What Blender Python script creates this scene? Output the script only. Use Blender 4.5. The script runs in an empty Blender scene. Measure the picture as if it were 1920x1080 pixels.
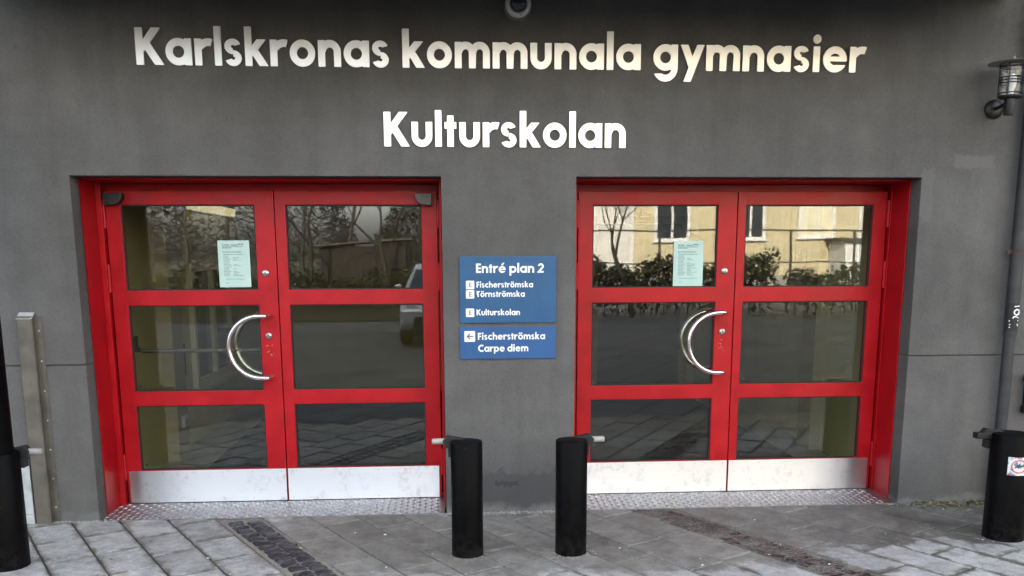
import bpy, bmesh, math, random
import numpy as np
from mathutils import Vector, Matrix
random.seed(11)
R = math.radians
sc = bpy.context.scene
COL = sc.collection

# ------------------------------------------------------------------ camera
cam = bpy.data.cameras.new('camera')
cam_o = bpy.data.objects.new('camera', cam); COL.objects.link(cam_o); sc.camera = cam_o
FPX, PY = 1700.0, 790.0                       # focal length and principal row, in pixels of a 1920 x 1080 frame
CAMP = Vector((-0.2189, -5.9232, 1.7098)); YAW, PITCH, ROLL = -0.0668, -0.1813, -0.0034
cam.sensor_fit = 'HORIZONTAL'; cam.sensor_width = 36.0
cam.lens = 36.0 * FPX / 1920.0
cam.shift_y = (PY - 540.0) / 1920.0
cam.clip_start = 0.05; cam.clip_end = 2000
_f = Vector((-math.sin(YAW) * math.cos(PITCH), math.cos(YAW) * math.cos(PITCH), math.sin(PITCH)))
_r = Vector((math.cos(YAW), math.sin(YAW), 0)); _u = _r.cross(_f)
RGT = math.cos(ROLL) * _r + math.sin(ROLL) * _u
UPV = -math.sin(ROLL) * _r + math.cos(ROLL) * _u
cam_o.matrix_world = Matrix(((RGT.x, UPV.x, -_f.x, CAMP.x), (RGT.y, UPV.y, -_f.y, CAMP.y), (RGT.z, UPV.z, -_f.z, CAMP.z), (0, 0, 0, 1)))
def ray(x, y): return _f + RGT * ((x - 960) / FPX) + UPV * ((PY - y) / FPX)
def at(x, y, Y=0.0):
    d = ray(x, y); return CAMP + d * ((Y - CAMP.y) / d.y)
def gnd(x, y, Z=0.0):
    d = ray(x, y); return CAMP + d * ((Z - CAMP.z) / d.z)

# ------------------------------------------------------------------ light
SUN_EL, SUN_AZ = R(25), R(-14)                # low sun behind the school, a little to the left (azimuth from +Y towards +X)
SUN_DIR = Vector((math.sin(SUN_AZ) * math.cos(SUN_EL), math.cos(SUN_AZ) * math.cos(SUN_EL), math.sin(SUN_EL)))
world = bpy.data.worlds.new('World'); sc.world = world; world.use_nodes = True
wn = world.node_tree; wn.nodes.clear()
wo = wn.nodes.new('ShaderNodeOutputWorld'); wb = wn.nodes.new('ShaderNodeBackground'); ws = wn.nodes.new('ShaderNodeTexSky')
ws.sky_type = 'NISHITA'; ws.sun_disc = False; ws.sun_elevation = SUN_EL; ws.sun_rotation = SUN_AZ
ws.air_density = 1.0; ws.dust_density = 4.0; ws.ozone_density = 0.6
wh = wn.nodes.new('ShaderNodeHueSaturation'); wh.inputs['Saturation'].default_value = 0.35   # thin cloud veil
wn.links.new(ws.outputs[0], wh.inputs['Color']); wn.links.new(wh.outputs[0], wb.inputs[0]); wn.links.new(wb.outputs[0], wo.inputs[0])
wb.inputs[1].default_value = 0.15
sun = bpy.data.lights.new('sun', 'SUN'); sun.energy = 2.3; sun.angle = R(0.5); sun.color = (1.0, 0.88, 0.72)
sun_o = bpy.data.objects.new('sun', sun); COL.objects.link(sun_o)
sun_o.rotation_euler = (-SUN_DIR).to_track_quat('-Z', 'Y').to_euler(); sun_o.location = (0, 20, 30)
vs = sc.view_settings
vs.view_transform = 'Standard'; vs.look = 'None'; vs.gamma = 1.0; vs.use_curve_mapping = False
vs.exposure = 2.9
sc.cycles.max_bounces = 7; sc.cycles.diffuse_bounces = 3; sc.cycles.glossy_bounces = 3; sc.cycles.transparent_max_bounces = 10; sc.cycles.caustics_reflective = False; sc.cycles.caustics_refractive = False

# ------------------------------------------------------------------ node helper
class NT:
    def __init__(s, name):
        s.mat = bpy.data.materials.new(name); s.mat.use_nodes = True
        s.t = s.mat.node_tree; s.t.nodes.clear()
        s.out = s.t.nodes.new('ShaderNodeOutputMaterial')
    def n(s, kind, **kw):
        nd = s.t.nodes.new('ShaderNode' + kind)
        for k, v in kw.items(): setattr(nd, k, v)
        return nd
    def put(s, sock, v):
        if isinstance(v, bpy.types.NodeSocket): s.t.links.new(v, sock)
        elif v is not None: sock.default_value = v
    def m(s, op, a, b=None, c=None):
        nd = s.n('Math', operation=op)
        for i, v in enumerate((a, b, c)): s.put(nd.inputs[i], v)
        return nd.outputs[0]
    def v(s, op, a, b=None):
        nd = s.n('VectorMath', operation=op); s.put(nd.inputs[0], a)
        if op == 'SCALE': s.put(nd.inputs['Scale'], b)
        else: s.put(nd.inputs[1], b)
        return nd.outputs[0]
    def pos(s): return s.n('NewGeometry').outputs['Position']
    def obj(s): return s.n('TexCoord').outputs['Object']
    def xyz(s, v):
        nd = s.n('SeparateXYZ'); s.put(nd.inputs[0], v); return nd.outputs
    def comb(s, x, y, z):
        nd = s.n('CombineXYZ')
        for i, q in enumerate((x, y, z)): s.put(nd.inputs[i], q)
        return nd.outputs[0]
    def noise(s, vec, scale, detail=4, rough=0.55, col=False):
        nd = s.n('TexNoise'); s.put(nd.inputs['Vector'], vec)
        nd.inputs['Scale'].default_value = scale; nd.inputs['Detail'].default_value = detail; nd.inputs['Roughness'].default_value = rough
        return nd.outputs['Color' if col else 'Fac']
    def ramp(s, fac, a, b, lo=0.0, hi=1.0):          # smoothstep from a to b
        nd = s.n('MapRange', interpolation_type='SMOOTHSTEP'); s.put(nd.inputs[0], fac)
        for i, q in zip((1, 2, 3, 4), (a, b, lo, hi)): s.put(nd.inputs[i], q)
        return nd.outputs[0]
    def mix(s, fac, a, b):
        nd = s.n('Mix', data_type='RGBA'); s.put(nd.inputs[0], fac)
        s.put(nd.inputs[6], a if not isinstance(a, tuple) else (*a, 1)); s.put(nd.inputs[7], b if not isinstance(b, tuple) else (*b, 1))
        return nd.outputs[2]
    def scalec(s, col, f):
        nd = s.n('Mix', data_type='RGBA', blend_type='MULTIPLY'); nd.inputs[0].default_value = 1
        s.put(nd.inputs[6], col if not isinstance(col, tuple) else (*col, 1)); s.put(nd.inputs[7], s.comb(f, f, f)); return nd.outputs[2]
    def bump(s, h, dist=0.01, strength=1.0):
        nd = s.n('Bump'); s.put(nd.inputs['Height'], h); nd.inputs['Distance'].default_value = dist; nd.inputs['Strength'].default_value = strength
        return nd.outputs[0]
    def pbr(s, col, rough=0.6, metal=0.0, normal=None, spec=None, **kw):
        b = s.n('BsdfPrincipled')
        s.put(b.inputs['Base Color'], col if not isinstance(col, tuple) else (*col, 1))
        s.put(b.inputs['Roughness'], rough); s.put(b.inputs['Metallic'], metal)
        if normal is not None: s.put(b.inputs['Normal'], normal)
        if spec is not None: s.put(b.inputs['Specular IOR Level'], spec)
        for k, q in kw.items(): s.put(b.inputs[k.replace('_', ' ')], q)
        s.t.links.new(b.outputs[0], s.out.inputs[0]); return s.mat
def simple(name, col, rough=0.6, metal=0.0, var=0.15, scale=18, bump=0.0, spec=None):
    t = NT(name); p = t.pos(); n = t.noise(p, scale, 5)
    c = t.scalec(col, t.ramp(n, 0.25, 0.75, 1 - var, 1 + var))
    r = t.m('ADD', rough - 0.06, t.m('MULTIPLY', t.noise(p, scale * 2.3, 3), 0.12))
    return t.pbr(c, r, metal, t.bump(n, bump) if bump else None, spec)

# ------------------------------------------------------------------ materials
M = {}
def mk_wall():
    t = NT('grey_render'); p = t.pos(); x, y, z = t.xyz(p)
    big = t.noise(p, 0.9, 5); mid = t.noise(p, 5, 6, .6); fine = t.noise(p, 140, 3, .6); grit = t.noise(p, 420, 2, .5)
    c = t.mix(t.ramp(big, .3, .7), (.116, .112, .107), (.160, .155, .149))
    c = t.scalec(c, t.ramp(mid, .3, .75, .90, 1.08))
    st = t.noise(t.comb(t.m('MULTIPLY', x, 7.0), 0.0, t.m('MULTIPLY', z, .5)), 1.0, 5, .6)
    c = t.scalec(c, t.ramp(st, .42, .78, 1.02, .89))
    c = t.scalec(c, t.ramp(fine, .3, .7, .92, 1.08)); c = t.scalec(c, t.ramp(t.noise(p, 55, 4, .65), .3, .7, .93, 1.07))
    wob = t.m('MULTIPLY', t.m('SUBTRACT', t.noise(p, 6, 6, .6), .5), .30)
    wob2 = t.m('MULTIPLY', t.m('SUBTRACT', t.noise(p, 33, 4, .6), .5), .07)
    def box(x0, x1, z0, z1, w, soft=.012):
        d = t.m('MINIMUM', t.m('MINIMUM', t.m('SUBTRACT', x, x0), t.m('SUBTRACT', x1, x)), t.m('MINIMUM', t.m('SUBTRACT', z, z0), t.m('SUBTRACT', z1, z)))
        return t.ramp(t.m('ADD', d, w), 0.0, soft)
    c = t.mix(box(3.07, 3.36, 2.25, 2.35, wob2, .02), c, (.158, .154, .15))          # repaired patch by the lamp
    c = t.mix(t.m('MULTIPLY', box(-.20, .55, .06, .30, wob, .02), .8), c, (.085, .085, .087))       # damp patch on the pillar
    c = t.mix(t.m('MULTIPLY', box(.06, .22, .175, .215, wob2, .006), .75), c, (.055, .055, .057))
    c = t.mix(t.m('MULTIPLY', box(2.87, 2.95, 1.9, 2.24, wob), .5), c, (.17, .165, .16))
    foot = t.ramp(t.m('ADD', z, t.m('MULTIPLY', wob, .8)), .005, .06)
    c = t.mix(foot, (.20, .20, .195), c)                                        # splashed mortar dust along the foot
    pits = t.ramp(t.noise(p, 26, 3, .5), .70, .74)
    c = t.mix(t.m('MULTIPLY', pits, .35), c, (.05, .05, .05))
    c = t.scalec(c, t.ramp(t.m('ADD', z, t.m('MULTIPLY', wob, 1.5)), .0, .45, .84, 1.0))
    h = t.m('ADD', t.m('MULTIPLY', fine, .5), t.m('ADD', t.m('MULTIPLY', grit, .25), t.m('MULTIPLY', mid, 1.4)))
    return t.pbr(c, .85, 0, t.bump(h, .012, 1.0), .2)
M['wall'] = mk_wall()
def mk_red(name, col=(.44, .005, .011)):
    t = NT(name); p = t.pos()
    n = t.noise(p, 7, 5); f = t.noise(p, 260, 2)
    c = t.scalec(col, t.ramp(n, .3, .7, .84, 1.06))
    sx = t.xyz(p); scr = t.ramp(t.noise(p, 60, 4, .7), .73, .77)
    c = t.mix(t.m('MULTIPLY', scr, .25), c, (.42, .10, .10))
    dirt = t.m('MULTIPLY', t.ramp(sx[2], .35, .0), t.ramp(t.noise(p, 11, 5, .65), .42, .62))
    c = t.mix(t.m('MULTIPLY', dirt, .45), c, (.12, .03, .028))
    return t.pbr(c, t.ramp(n, .3, .7, .34, .46), 0, t.bump(t.m('ADD', t.m('MULTIPLY', f, .3), n), .0016), .3)
M['red'] = mk_red('red_paint')
def mk_steel(name, col=(.76, .76, .76), rough=.40, aniso=.95, dirt=True):
    t = NT(name); p = t.pos(); x, y, z = t.xyz(p)
    br = t.noise(t.comb(t.m('MULTIPLY', x, 3.0), y, t.m('MULTIPLY', z, 420.0)), 1.0, 3)
    c = t.scalec(col, t.ramp(br, .3, .7, .975, 1.02))
    if dirt:
        sm = t.m('MULTIPLY', t.ramp(t.noise(p, 9, 6, .7), .52, .62), t.ramp(t.noise(p, 31, 4, .6), .42, .6))
        c = t.mix(t.m('MULTIPLY', sm, .35), c, (.50, .49, .45))
        dots = t.ramp(t.noise(p, 75, 2, .5), .72, .75)
        c = t.mix(t.m('MULTIPLY', dots, .6), c, (.25, .24, .22))
        r = t.m('ADD', rough, t.m('MULTIPLY', sm, .12))
    else: r = rough
    return t.pbr(c, r, 1.0, t.bump(br, .00008), None, Anisotropic=aniso, Tangent=t.comb(0.0, 0.0, 1.0))
M['kick'] = mk_steel('brushed_steel')
M['chrome'] = simple('polished_steel', (.78, .78, .77), .2, 1.0, .05)
M['lockmetal'] = simple('lock_nickel', (.55, .54, .52), .3, 1.0, .1, 60)
M['tread'] = simple('aluminium_tread_plate', (.42, .43, .45), .42, 1.0, .18, 12)
M['tread_top'] = simple('pale_tread_tops', (.86, .87, .89), .34, 1.0, .1, 12)  # raised treads, paler and a little smoother than the plate
M['galv'] = simple('galvanised_steel', (.15, .135, .11), .55, .5, .25, 9, .002)
M['galv_light'] = simple('pale_sheet_metal', (.55, .56, .56), .5, .5, .2, 9)
def mk_black(name):
    t = NT(name); p = t.pos(); z = t.xyz(p)[2]
    n = t.noise(p, 16, 6, .65); sc_ = t.ramp(t.noise(p, 55, 4, .7), .66, .70)
    c = t.mix(t.ramp(n, .35, .7), (.0015, .0015, .0017), (.0032, .0032, .0035))
    c = t.mix(t.m('MULTIPLY', sc_, .5), c, (.05, .045, .04))
    dust = t.m('MULTIPLY', t.ramp(z, .22, 0.0), t.ramp(t.noise(p, 22, 5, .7), .40, .62))
    c = t.mix(t.m('MULTIPLY', dust, .16), c, (.06, .056, .052))
    return t.pbr(c, t.ramp(n, .3, .7, .34, .5), 0, t.bump(n, .001), .06)
M['black'] = mk_black('black_paint')
M['blackmetal'] = simple('black_powder_coat', (.008, .008, .009), .45, 0, .2, 30)
M['darkplastic'] = simple('dark_grey_plastic', (.012, .012, .013), .4, 0, .15, 25)
M['greyplastic'] = simple('warm_grey_plastic', (.20, .18, .16), .45, 0, .12, 25)
M['brim'] = simple('pale_grey_brim', (.28, .27, .26), .5, 0, .1, 25)
M['closer2'] = simple('taupe_plastic', (.07, .065, .06), .4, 0, .12, 25)
M['whiteplastic'] = simple('white_plastic', (.62, .62, .60), .4, 0, .08, 25)
M['dirtywhite'] = simple('dirty_white_plastic', (.34, .335, .31), .5, 0, .2, 40)
M['letter'] = None
def mk_letter():
    t = NT('sign_letter_metal'); p = t.pos(); n = t.noise(p, 8, 4)
    c = t.scalec((.90, .895, .88), t.ramp(n, .3, .7, .95, 1.03))
    return t.pbr(c, t.ramp(n, .3, .7, .32, .38), .45)
M['letter'] = mk_letter()
def mk_blue(name, col):
    t = NT(name); p = t.pos(); n = t.noise(p, 6, 5); s = t.ramp(t.noise(p, 70, 5, .75), .70, .74)
    c = t.scalec(col, t.ramp(n, .3, .7, .92, 1.08))
    c = t.mix(t.m('MULTIPLY', s, .3), c, (.25, .33, .45))
    return t.pbr(c, .42, 0, None, .4)
M['blue1'] = mk_blue('blue_sign_panel', (.017, .092, .215))
M['blue2'] = mk_blue('blue_sign_panel_lower', (.024, .098, .262))
M['print_white'] = simple('white_print', (.85, .86, .87), .5, 0, .03)
M['print_dark'] = simple('dark_print', (.10, .11, .13), .6, 0, .1)
M['print_grey'] = simple('faint_grey_print', (.20, .27, .26), .7, 0, .25, 90)
M['paper'] = simple('pale_green_paper', (.50, .68, .62), .7, 0, .03, 9)
def mk_glass(name, tint, r0):
    t = NT(name)
    lw = t.n('LayerWeight'); lw.inputs[0].default_value = .5
    f5 = t.m('POWER', lw.outputs['Facing'], 5.0)
    fac = t.m('ADD', r0, t.m('MULTIPLY', f5, 1 - r0))
    tr = t.n('BsdfTransparent'); tr.inputs[0].default_value = (*tint, 1)
    gl = t.n('BsdfGlossy'); gl.inputs['Roughness'].default_value = .012; gl.inputs[0].default_value = (1, 1, 1, 1)
    wob = t.bump(t.noise(t.pos(), 1.6, 1), .0010, 1.0); t.put(gl.inputs['Normal'], wob)
    mx = t.n('MixShader'); t.put(mx.inputs[0], fac); t.put(mx.inputs[1], tr.outputs[0]); t.put(mx.inputs[2], gl.outputs[0])
    t.put(t.out.inputs[0], mx.outputs[0]); return t.mat
M['glass'] = mk_glass('door_glass', (.85, .87, .82), .080)
M['clearglass'] = mk_glass('lamp_glass', (.93, .94, .93), .05)
def mk_slab():
    t = NT('concrete_slab'); p = t.pos(); x, y, z = t.xyz(p); o = t.xyz(t.obj())
    rnd = t.n('ObjectInfo').outputs['Random']
    hu = t.n('Attribute', attribute_type='OBJECT', attribute_name='half_length').outputs['Fac']
    n1 = t.noise(p, 3.2, 6, .65); n2 = t.noise(p, 17, 6, .7); n3 = t.noise(p, 160, 3, .6); n4 = t.noise(p, 520, 2, .5)
    ed = t.m('MINIMUM', t.m('SUBTRACT', hu, t.m('ABSOLUTE', o[0])), t.m('SUBTRACT', .130, t.m('ABSOLUTE', o[1])))
    edge = t.ramp(t.m('ADD', ed, t.m('MULTIPLY', t.m('SUBTRACT', t.noise(p, 8.5, 4, .55), .5), .13)), -.002, .034)
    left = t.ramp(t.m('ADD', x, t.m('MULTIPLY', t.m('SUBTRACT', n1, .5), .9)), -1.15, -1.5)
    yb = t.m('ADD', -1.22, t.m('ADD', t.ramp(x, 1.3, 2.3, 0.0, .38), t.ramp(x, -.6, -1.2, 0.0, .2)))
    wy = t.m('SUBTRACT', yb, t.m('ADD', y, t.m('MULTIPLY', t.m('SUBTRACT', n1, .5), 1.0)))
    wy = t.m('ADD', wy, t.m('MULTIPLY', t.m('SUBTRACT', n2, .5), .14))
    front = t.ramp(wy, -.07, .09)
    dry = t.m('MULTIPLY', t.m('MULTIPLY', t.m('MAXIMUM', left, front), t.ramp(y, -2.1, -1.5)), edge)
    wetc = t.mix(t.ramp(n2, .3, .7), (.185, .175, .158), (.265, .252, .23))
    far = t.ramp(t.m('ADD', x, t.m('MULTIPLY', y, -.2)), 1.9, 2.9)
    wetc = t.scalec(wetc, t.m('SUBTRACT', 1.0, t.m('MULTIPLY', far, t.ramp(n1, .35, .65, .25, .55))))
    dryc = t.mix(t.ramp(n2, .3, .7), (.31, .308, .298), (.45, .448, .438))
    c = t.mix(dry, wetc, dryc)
    soilm = t.m('MULTIPLY', t.m('SUBTRACT', 1.0, t.ramp(t.m('ADD', ed, t.m('MULTIPLY', t.m('SUBTRACT', t.noise(p, 10, 5, .6), .5), .11)), -.012, .014)), t.m('MAXIMUM', left, front))
    c = t.mix(t.m('MULTIPLY', soilm, .85), c, (.12, .108, .09))
    c = t.scalec(c, t.ramp(rnd, 0, 1, .86, 1.12))
    c = t.scalec(c, t.ramp(n3, .3, .7, .74, 1.22))
    c = t.scalec(c, t.ramp(t.noise(p, 5.5, 6, .65), .35, .7, 1.08, .70))
    c = t.mix(t.m('MULTIPLY', t.ramp(t.noise(p, 62, 3, .6), .69, .73), .5), c, (.05, .048, .045))
    vo = t.n('TexVoronoi'); t.put(vo.inputs['Vector'], p); vo.inputs['Scale'].default_value = 5.0; vo.inputs['Randomness'].default_value = 1.0
    c = t.mix(t.m('MULTIPLY', t.ramp(vo.outputs['Distance'], .075, .055), .55), c, (.06, .057, .052))
    h = t.m('ADD', t.m('MULTIPLY', n2, 1.0), t.m('ADD', t.m('MULTIPLY', n3, .35), t.m('MULTIPLY', n4, .12)))
    return t.pbr(c, t.m('ADD', .62, t.m('MULTIPLY', dry, .25)), 0, t.bump(h, .008, .9), .4)
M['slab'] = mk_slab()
def mk_joint():
    t = NT('joint_sand'); p = t.pos(); x, y, z = t.xyz(p); n = t.noise(p, 60, 5, .6)
    strip = t.m('ADD', t.m('MULTIPLY', x, -math.sin(R(-59.5))), t.m('MULTIPLY', y, math.cos(R(-59.5))))
    ins = t.m('MULTIPLY', t.ramp(strip, -1.56, -1.54), t.ramp(strip, -1.28, -1.30))
    mid = t.m('MAXIMUM', t.m('MULTIPLY', t.ramp(x, -1.5, -.9), t.ramp(t.noise(p, 2.5, 4), .38, .55)), ins)
    c = t.mix(mid, (.085, .080, .070), (.26, .242, .21))
    return t.pbr(t.scalec(c, t.ramp(n, .3, .7, .7, 1.25)), .95, 0, t.bump(n, .01))
M['joint'] = mk_joint()
M['sett'] = simple('dark_basalt_sett', (.026, .026, .031), .38, 0, .5, 30, .012)
def mk_soil():
    t = NT('leafy_dirt'); p = t.pos(); n = t.noise(p, 6, 6, .65); f = t.noise(p, 70, 5, .65)
    c = t.mix(t.ramp(n, .38, .62), (.11, .085, .075), (.21, .195, .175))
    return t.pbr(t.scalec(c, t.ramp(f, .3, .7, .5, 1.4)), .95, 0, t.bump(f, .02))
M['soil'] = mk_soil()
M['twig'] = simple('dead_twig', (.17, .125, .11), .9, 0, .4, 80)
M['leaf_dead'] = simple('dead_leaf', (.13, .115, .045), .8, 0, .5, 40)
M['crumb'] = simple('mortar_crumb', (.42, .41, .38), .9, 0, .3, 200)
M['litter'] = simple('white_paper_scrap', (.72, .70, .66), .8, 0, .1, 60)
def mk_pave():
    t = NT('paving_far'); p = t.pos(); x, y, z = t.xyz(p)
    a = R(-59.5)
    u = t.m('ADD', t.m('MULTIPLY', x, math.cos(a)), t.m('MULTIPLY', y, math.sin(a)))
    v = t.m('ADD', t.m('MULTIPLY', x, -math.sin(a)), t.m('MULTIPLY', y, math.cos(a)))
    br = t.n('TexBrick'); br.offset = .5
    t.put(br.inputs['Vector'], t.comb(u, v, 0.0)); br.inputs['Scale'].default_value = 1.0
    br.inputs['Color1'].default_value = (.070, .075, .083, 1); br.inputs['Color2'].default_value = (.098, .102, .110, 1); br.inputs['Mortar'].default_value = (.018, .018, .018, 1)
    br.inputs['Mortar Size'].default_value = .032; br.inputs['Brick Width'].default_value = 1.04; br.inputs['Row Height'].default_value = .53; br.inputs['Mortar Smooth'].default_value = .3
    c = t.scalec(br.outputs['Color'], t.ramp(t.noise(p, .9, 6, .65), .3, .7, .7, 1.2))
    return t.pbr(c, .8, 0, t.bump(t.noise(p, 40, 5), .01))
M['pave'] = mk_pave()
M['earth'] = simple('dark_earth', (.07, .065, .05), .95, 0, .4, 3)
M['grass'] = simple('winter_grass', (.026, .028, .012), .95, 0, .5, 5, .05)
M['inwall'] = simple('pale_yellow_inner_wall', (.72, .64, .38), .8, 0, .06, 3)
M['inwall2'] = simple('olive_inner_wall', (.42, .35, .17), .8, 0, .06, 3)
M['infloor'] = simple('grey_inner_floor', (.40, .40, .38), .4, 0, .1, 5)
M['ceil'] = simple('inner_ceiling', (.55, .54, .50), .9, 0, .05, 3)
M['mat'] = simple('navy_entrance_mat', (.022, .026, .036), .95, 0, .3, 200, .004)
M['winwhite'] = simple('white_window_frame', (.82, .81, .70), .5, 0, .04, 5)
M['innerglass'] = simple('dull_inner_pane', (.09, .11, .10), .15, 0, .1, 2)
M['darkdoor'] = simple('dark_inner_door', (.03, .03, .034), .4, 0, .1, 4)
M['ochre'] = simple('ochre_timber', (.36, .25, .10), .6, 0, .15, 12)
M['soffit'] = simple('beige_soffit', (.26, .23, .18), .8, 0, .15, 8)
def mk_emit(name, col, s):
    t = NT(name); e = t.n('Emission'); e.inputs[0].default_value = (*col, 1); e.inputs[1].default_value = s
    t.put(t.out.inputs[0], e.outputs[0]); return t.mat
M['lampglow'] = mk_emit('inner_lamp_diffuser', (1.0, .84, .50), .10)
M['yellow'] = simple('yellow_cladding', (.48, .42, .27), .7, 0, .1, 2)
M['cream'] = simple('cream_cladding', (.58, .565, .52), .7, 0, .08, 2)
M['white'] = simple('white_trim', (.62, .62, .60), .5, 0, .04, 3)
M['bulb'] = simple('opal_bulb', (.9, .9, .88), .3, 0, .02)
M['blind'] = simple('pale_blind', (.62, .58, .42), .7, 0, .05, 3)
M['farpane'] = simple('far_window_pane', (.03, .035, .04), .08, 0, .1, 2)
M['roof'] = simple('dark_roof', (.05, .045, .042), .8, 0, .2, 4)
M['plinth'] = simple('grey_plinth', (.26, .25, .24), .85, 0, .15, 4)
M['hedge'] = simple('hedge_leaf', (.022, .025, .011), .7, 0, .5, 9)
M['bark'] = simple('dark_bark', (.030, .026, .021), .9, 0, .35, 14)
M['woods'] = simple('far_twigs', (.020, .016, .012), .95, 0, .4, 2)
M['rail'] = simple('dark_railing', (.05, .05, .052), .5, .3, .1, 9)
M['shed'] = simple('dark_shed_board', (.016, .012, .010), .85, 0, .25, 5)
M['carpaint'] = simple('silver_car_paint', (.55, .57, .60), .22, .5, .05, 3)
M['carglass'] = simple('tinted_car_glass', (.03, .05, .08), .05, 0, .1, 3)
M['rubber'] = simple('black_rubber', (.015, .015, .015), .7, 0, .2, 20)
M['rim'] = simple('alloy_rim', (.5, .5, .5), .3, 1.0, .1, 20)
M['lampclear'] = simple('headlamp_lens', (.7, .72, .75), .1, .3, .05, 5)
M['pipe'] = simple('grey_painted_pipe', (.033, .033, .035), .55, .1, .25, 12, .003)
M['rust'] = simple('rusty_clamp', (.075, .05, .04), .8, .2, .4, 40)

# ------------------------------------------------------------------ mesh helpers
def tag(o, label=None, cat=None, group=None, kind=None):
    if label: o['label'] = label
    if cat: o['category'] = cat
    if group: o['group'] = group
    if kind: o['kind'] = kind
    return o
def empty(name, loc=(0, 0, 0), rz=0.0):
    o = bpy.data.objects.new(name, None); COL.objects.link(o); o.location = loc; o.rotation_euler = (0, 0, rz); o.empty_display_size = .1
    return o
class MB:
    def __init__(s): s.v = []; s.f = []
    def add(s, vs, fs):
        k = len(s.v); s.v += [tuple(q) for q in vs]; s.f += [tuple(i + k for i in f) for f in fs]; return s
    def box(s, x0, x1, y0, y1, z0, z1):
        return s.add([(x0, y0, z0), (x1, y0, z0), (x1, y1, z0), (x0, y1, z0), (x0, y0, z1), (x1, y0, z1), (x1, y1, z1), (x0, y1, z1)],
                     [(0, 3, 2, 1), (4, 5, 6, 7), (0, 1, 5, 4), (1, 2, 6, 5), (2, 3, 7, 6), (3, 0, 4, 7)])
    def tube(s, pts, rad, n=10, cap=True, closed=False):
        pts = [Vector(p) for p in pts]; k = len(pts); base = len(s.v)
        rads = rad if isinstance(rad, (list, tuple)) else [rad] * k
        ref = None
        for i, p in enumerate(pts):
            if closed: d = pts[(i + 1) % k] - pts[i - 1]
            else: d = pts[min(i + 1, k - 1)] - pts[max(i - 1, 0)]
            d.normalize()
            if ref is None: ref = d.orthogonal().normalized()
            ref = (ref - d * ref.dot(d)).normalized(); b = d.cross(ref)
            for j in range(n):
                a = 2 * math.pi * j / n
                s.v.append(tuple(p + (ref * math.cos(a) + b * math.sin(a)) * rads[i]))
        rng = range(k) if closed else range(k - 1)
        for i in rng:
            for j in range(n):
                a0 = base + i * n; a1 = base + ((i + 1) % k) * n
                s.f.append((a0 + j, a0 + (j + 1) % n, a1 + (j + 1) % n, a1 + j))
        if cap and not closed:
            s.f.append(tuple(base + j for j in range(n))[::-1]); s.f.append(tuple(base + (k - 1) * n + j for j in range(n)))
        return s
    def lathe(s, prof, o=(0, 0, 0), ax='z', n=24):
        base = len(s.v); k = len(prof); o = Vector(o)
        for (r, h) in prof:
            for j in range(n):
                a = 2 * math.pi * j / n; c, q = r * math.cos(a), r * math.sin(a)
                d = {'z': (c, q, h), 'y': (c, h, -q), 'x': (h, c, q)}[ax]
                s.v.append(tuple(o + Vector(d)))
        for i in range(k - 1):
            for j in range(n):
                s.f.append((base + i * n + j, base + i * n + (j + 1) % n, base + (i + 1) * n + (j + 1) % n, base + (i + 1) * n + j))
        if prof[0][0] > 1e-6: s.f.append(tuple(base + j for j in range(n))[::-1])
        if prof[-1][0] > 1e-6: s.f.append(tuple(base + (k - 1) * n + j for j in range(n)))
        return s
    def prism(s, poly, h0, h1, ax='y'):       # polygon (a, b) extruded along an axis: y -> (a, h, b), z -> (a, b, h), x -> (h, a, b)
        n = len(poly)
        mp = {'y': lambda a, b, h: (a, h, b), 'z': lambda a, b, h: (a, b, h), 'x': lambda a, b, h: (h, a, b)}[ax]
        vs = [mp(a, b, h0) for a, b in poly] + [mp(a, b, h1) for a, b in poly]
        return s.add(vs, [tuple(range(n)), tuple(range(2 * n - 1, n - 1, -1))] + [(i, n + i, n + (i + 1) % n, (i + 1) % n) for i in range(n)])
    def cells(s, xc, zc, hole, y0, y1):       # plate in the xz plane with missing cells, a closed solid
        nx, nz = len(xc) - 1, len(zc) - 1
        on = lambda i, j: 0 <= i < nx and 0 <= j < nz and not hole(i, j)
        for i in range(nx):
            for j in range(nz):
                if not on(i, j): continue
                x0, x1, z0, z1 = xc[i], xc[i + 1], zc[j], zc[j + 1]
                s.add([(x0, y0, z0), (x1, y0, z0), (x1, y0, z1), (x0, y0, z1)], [(0, 1, 2, 3)])
                s.add([(x0, y1, z0), (x1, y1, z0), (x1, y1, z1), (x0, y1, z1)], [(3, 2, 1, 0)])
                if not on(i - 1, j): s.add([(x0, y0, z0), (x0, y0, z1), (x0, y1, z1), (x0, y1, z0)], [(0, 1, 2, 3)])
                if not on(i + 1, j): s.add([(x1, y0, z0), (x1, y1, z0), (x1, y1, z1), (x1, y0, z1)], [(0, 1, 2, 3)])
                if not on(i, j - 1): s.add([(x0, y0, z0), (x0, y1, z0), (x1, y1, z0), (x1, y0, z0)], [(0, 1, 2, 3)])
                if not on(i, j + 1): s.add([(x0, y0, z1), (x1, y0, z1), (x1, y1, z1), (x0, y1, z1)], [(0, 1, 2, 3)])
        return s
    def mesh(s, name, mat, smooth=False, weld=True):
        me = bpy.data.meshes.new(name); me.from_pydata(s.v, [], s.f)
        bm = bmesh.new(); bm.from_mesh(me)
        if weld: bmesh.ops.remove_doubles(bm, verts=bm.verts, dist=1e-5)
        bmesh.ops.recalc_face_normals(bm, faces=bm.faces); bm.to_mesh(me); bm.free()
        if mat: me.materials.append(mat)
        if smooth:
            me.polygons.foreach_set('use_smooth', [True] * len(me.polygons))
            me.set_sharp_from_angle(angle=R(38))
        return me
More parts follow.
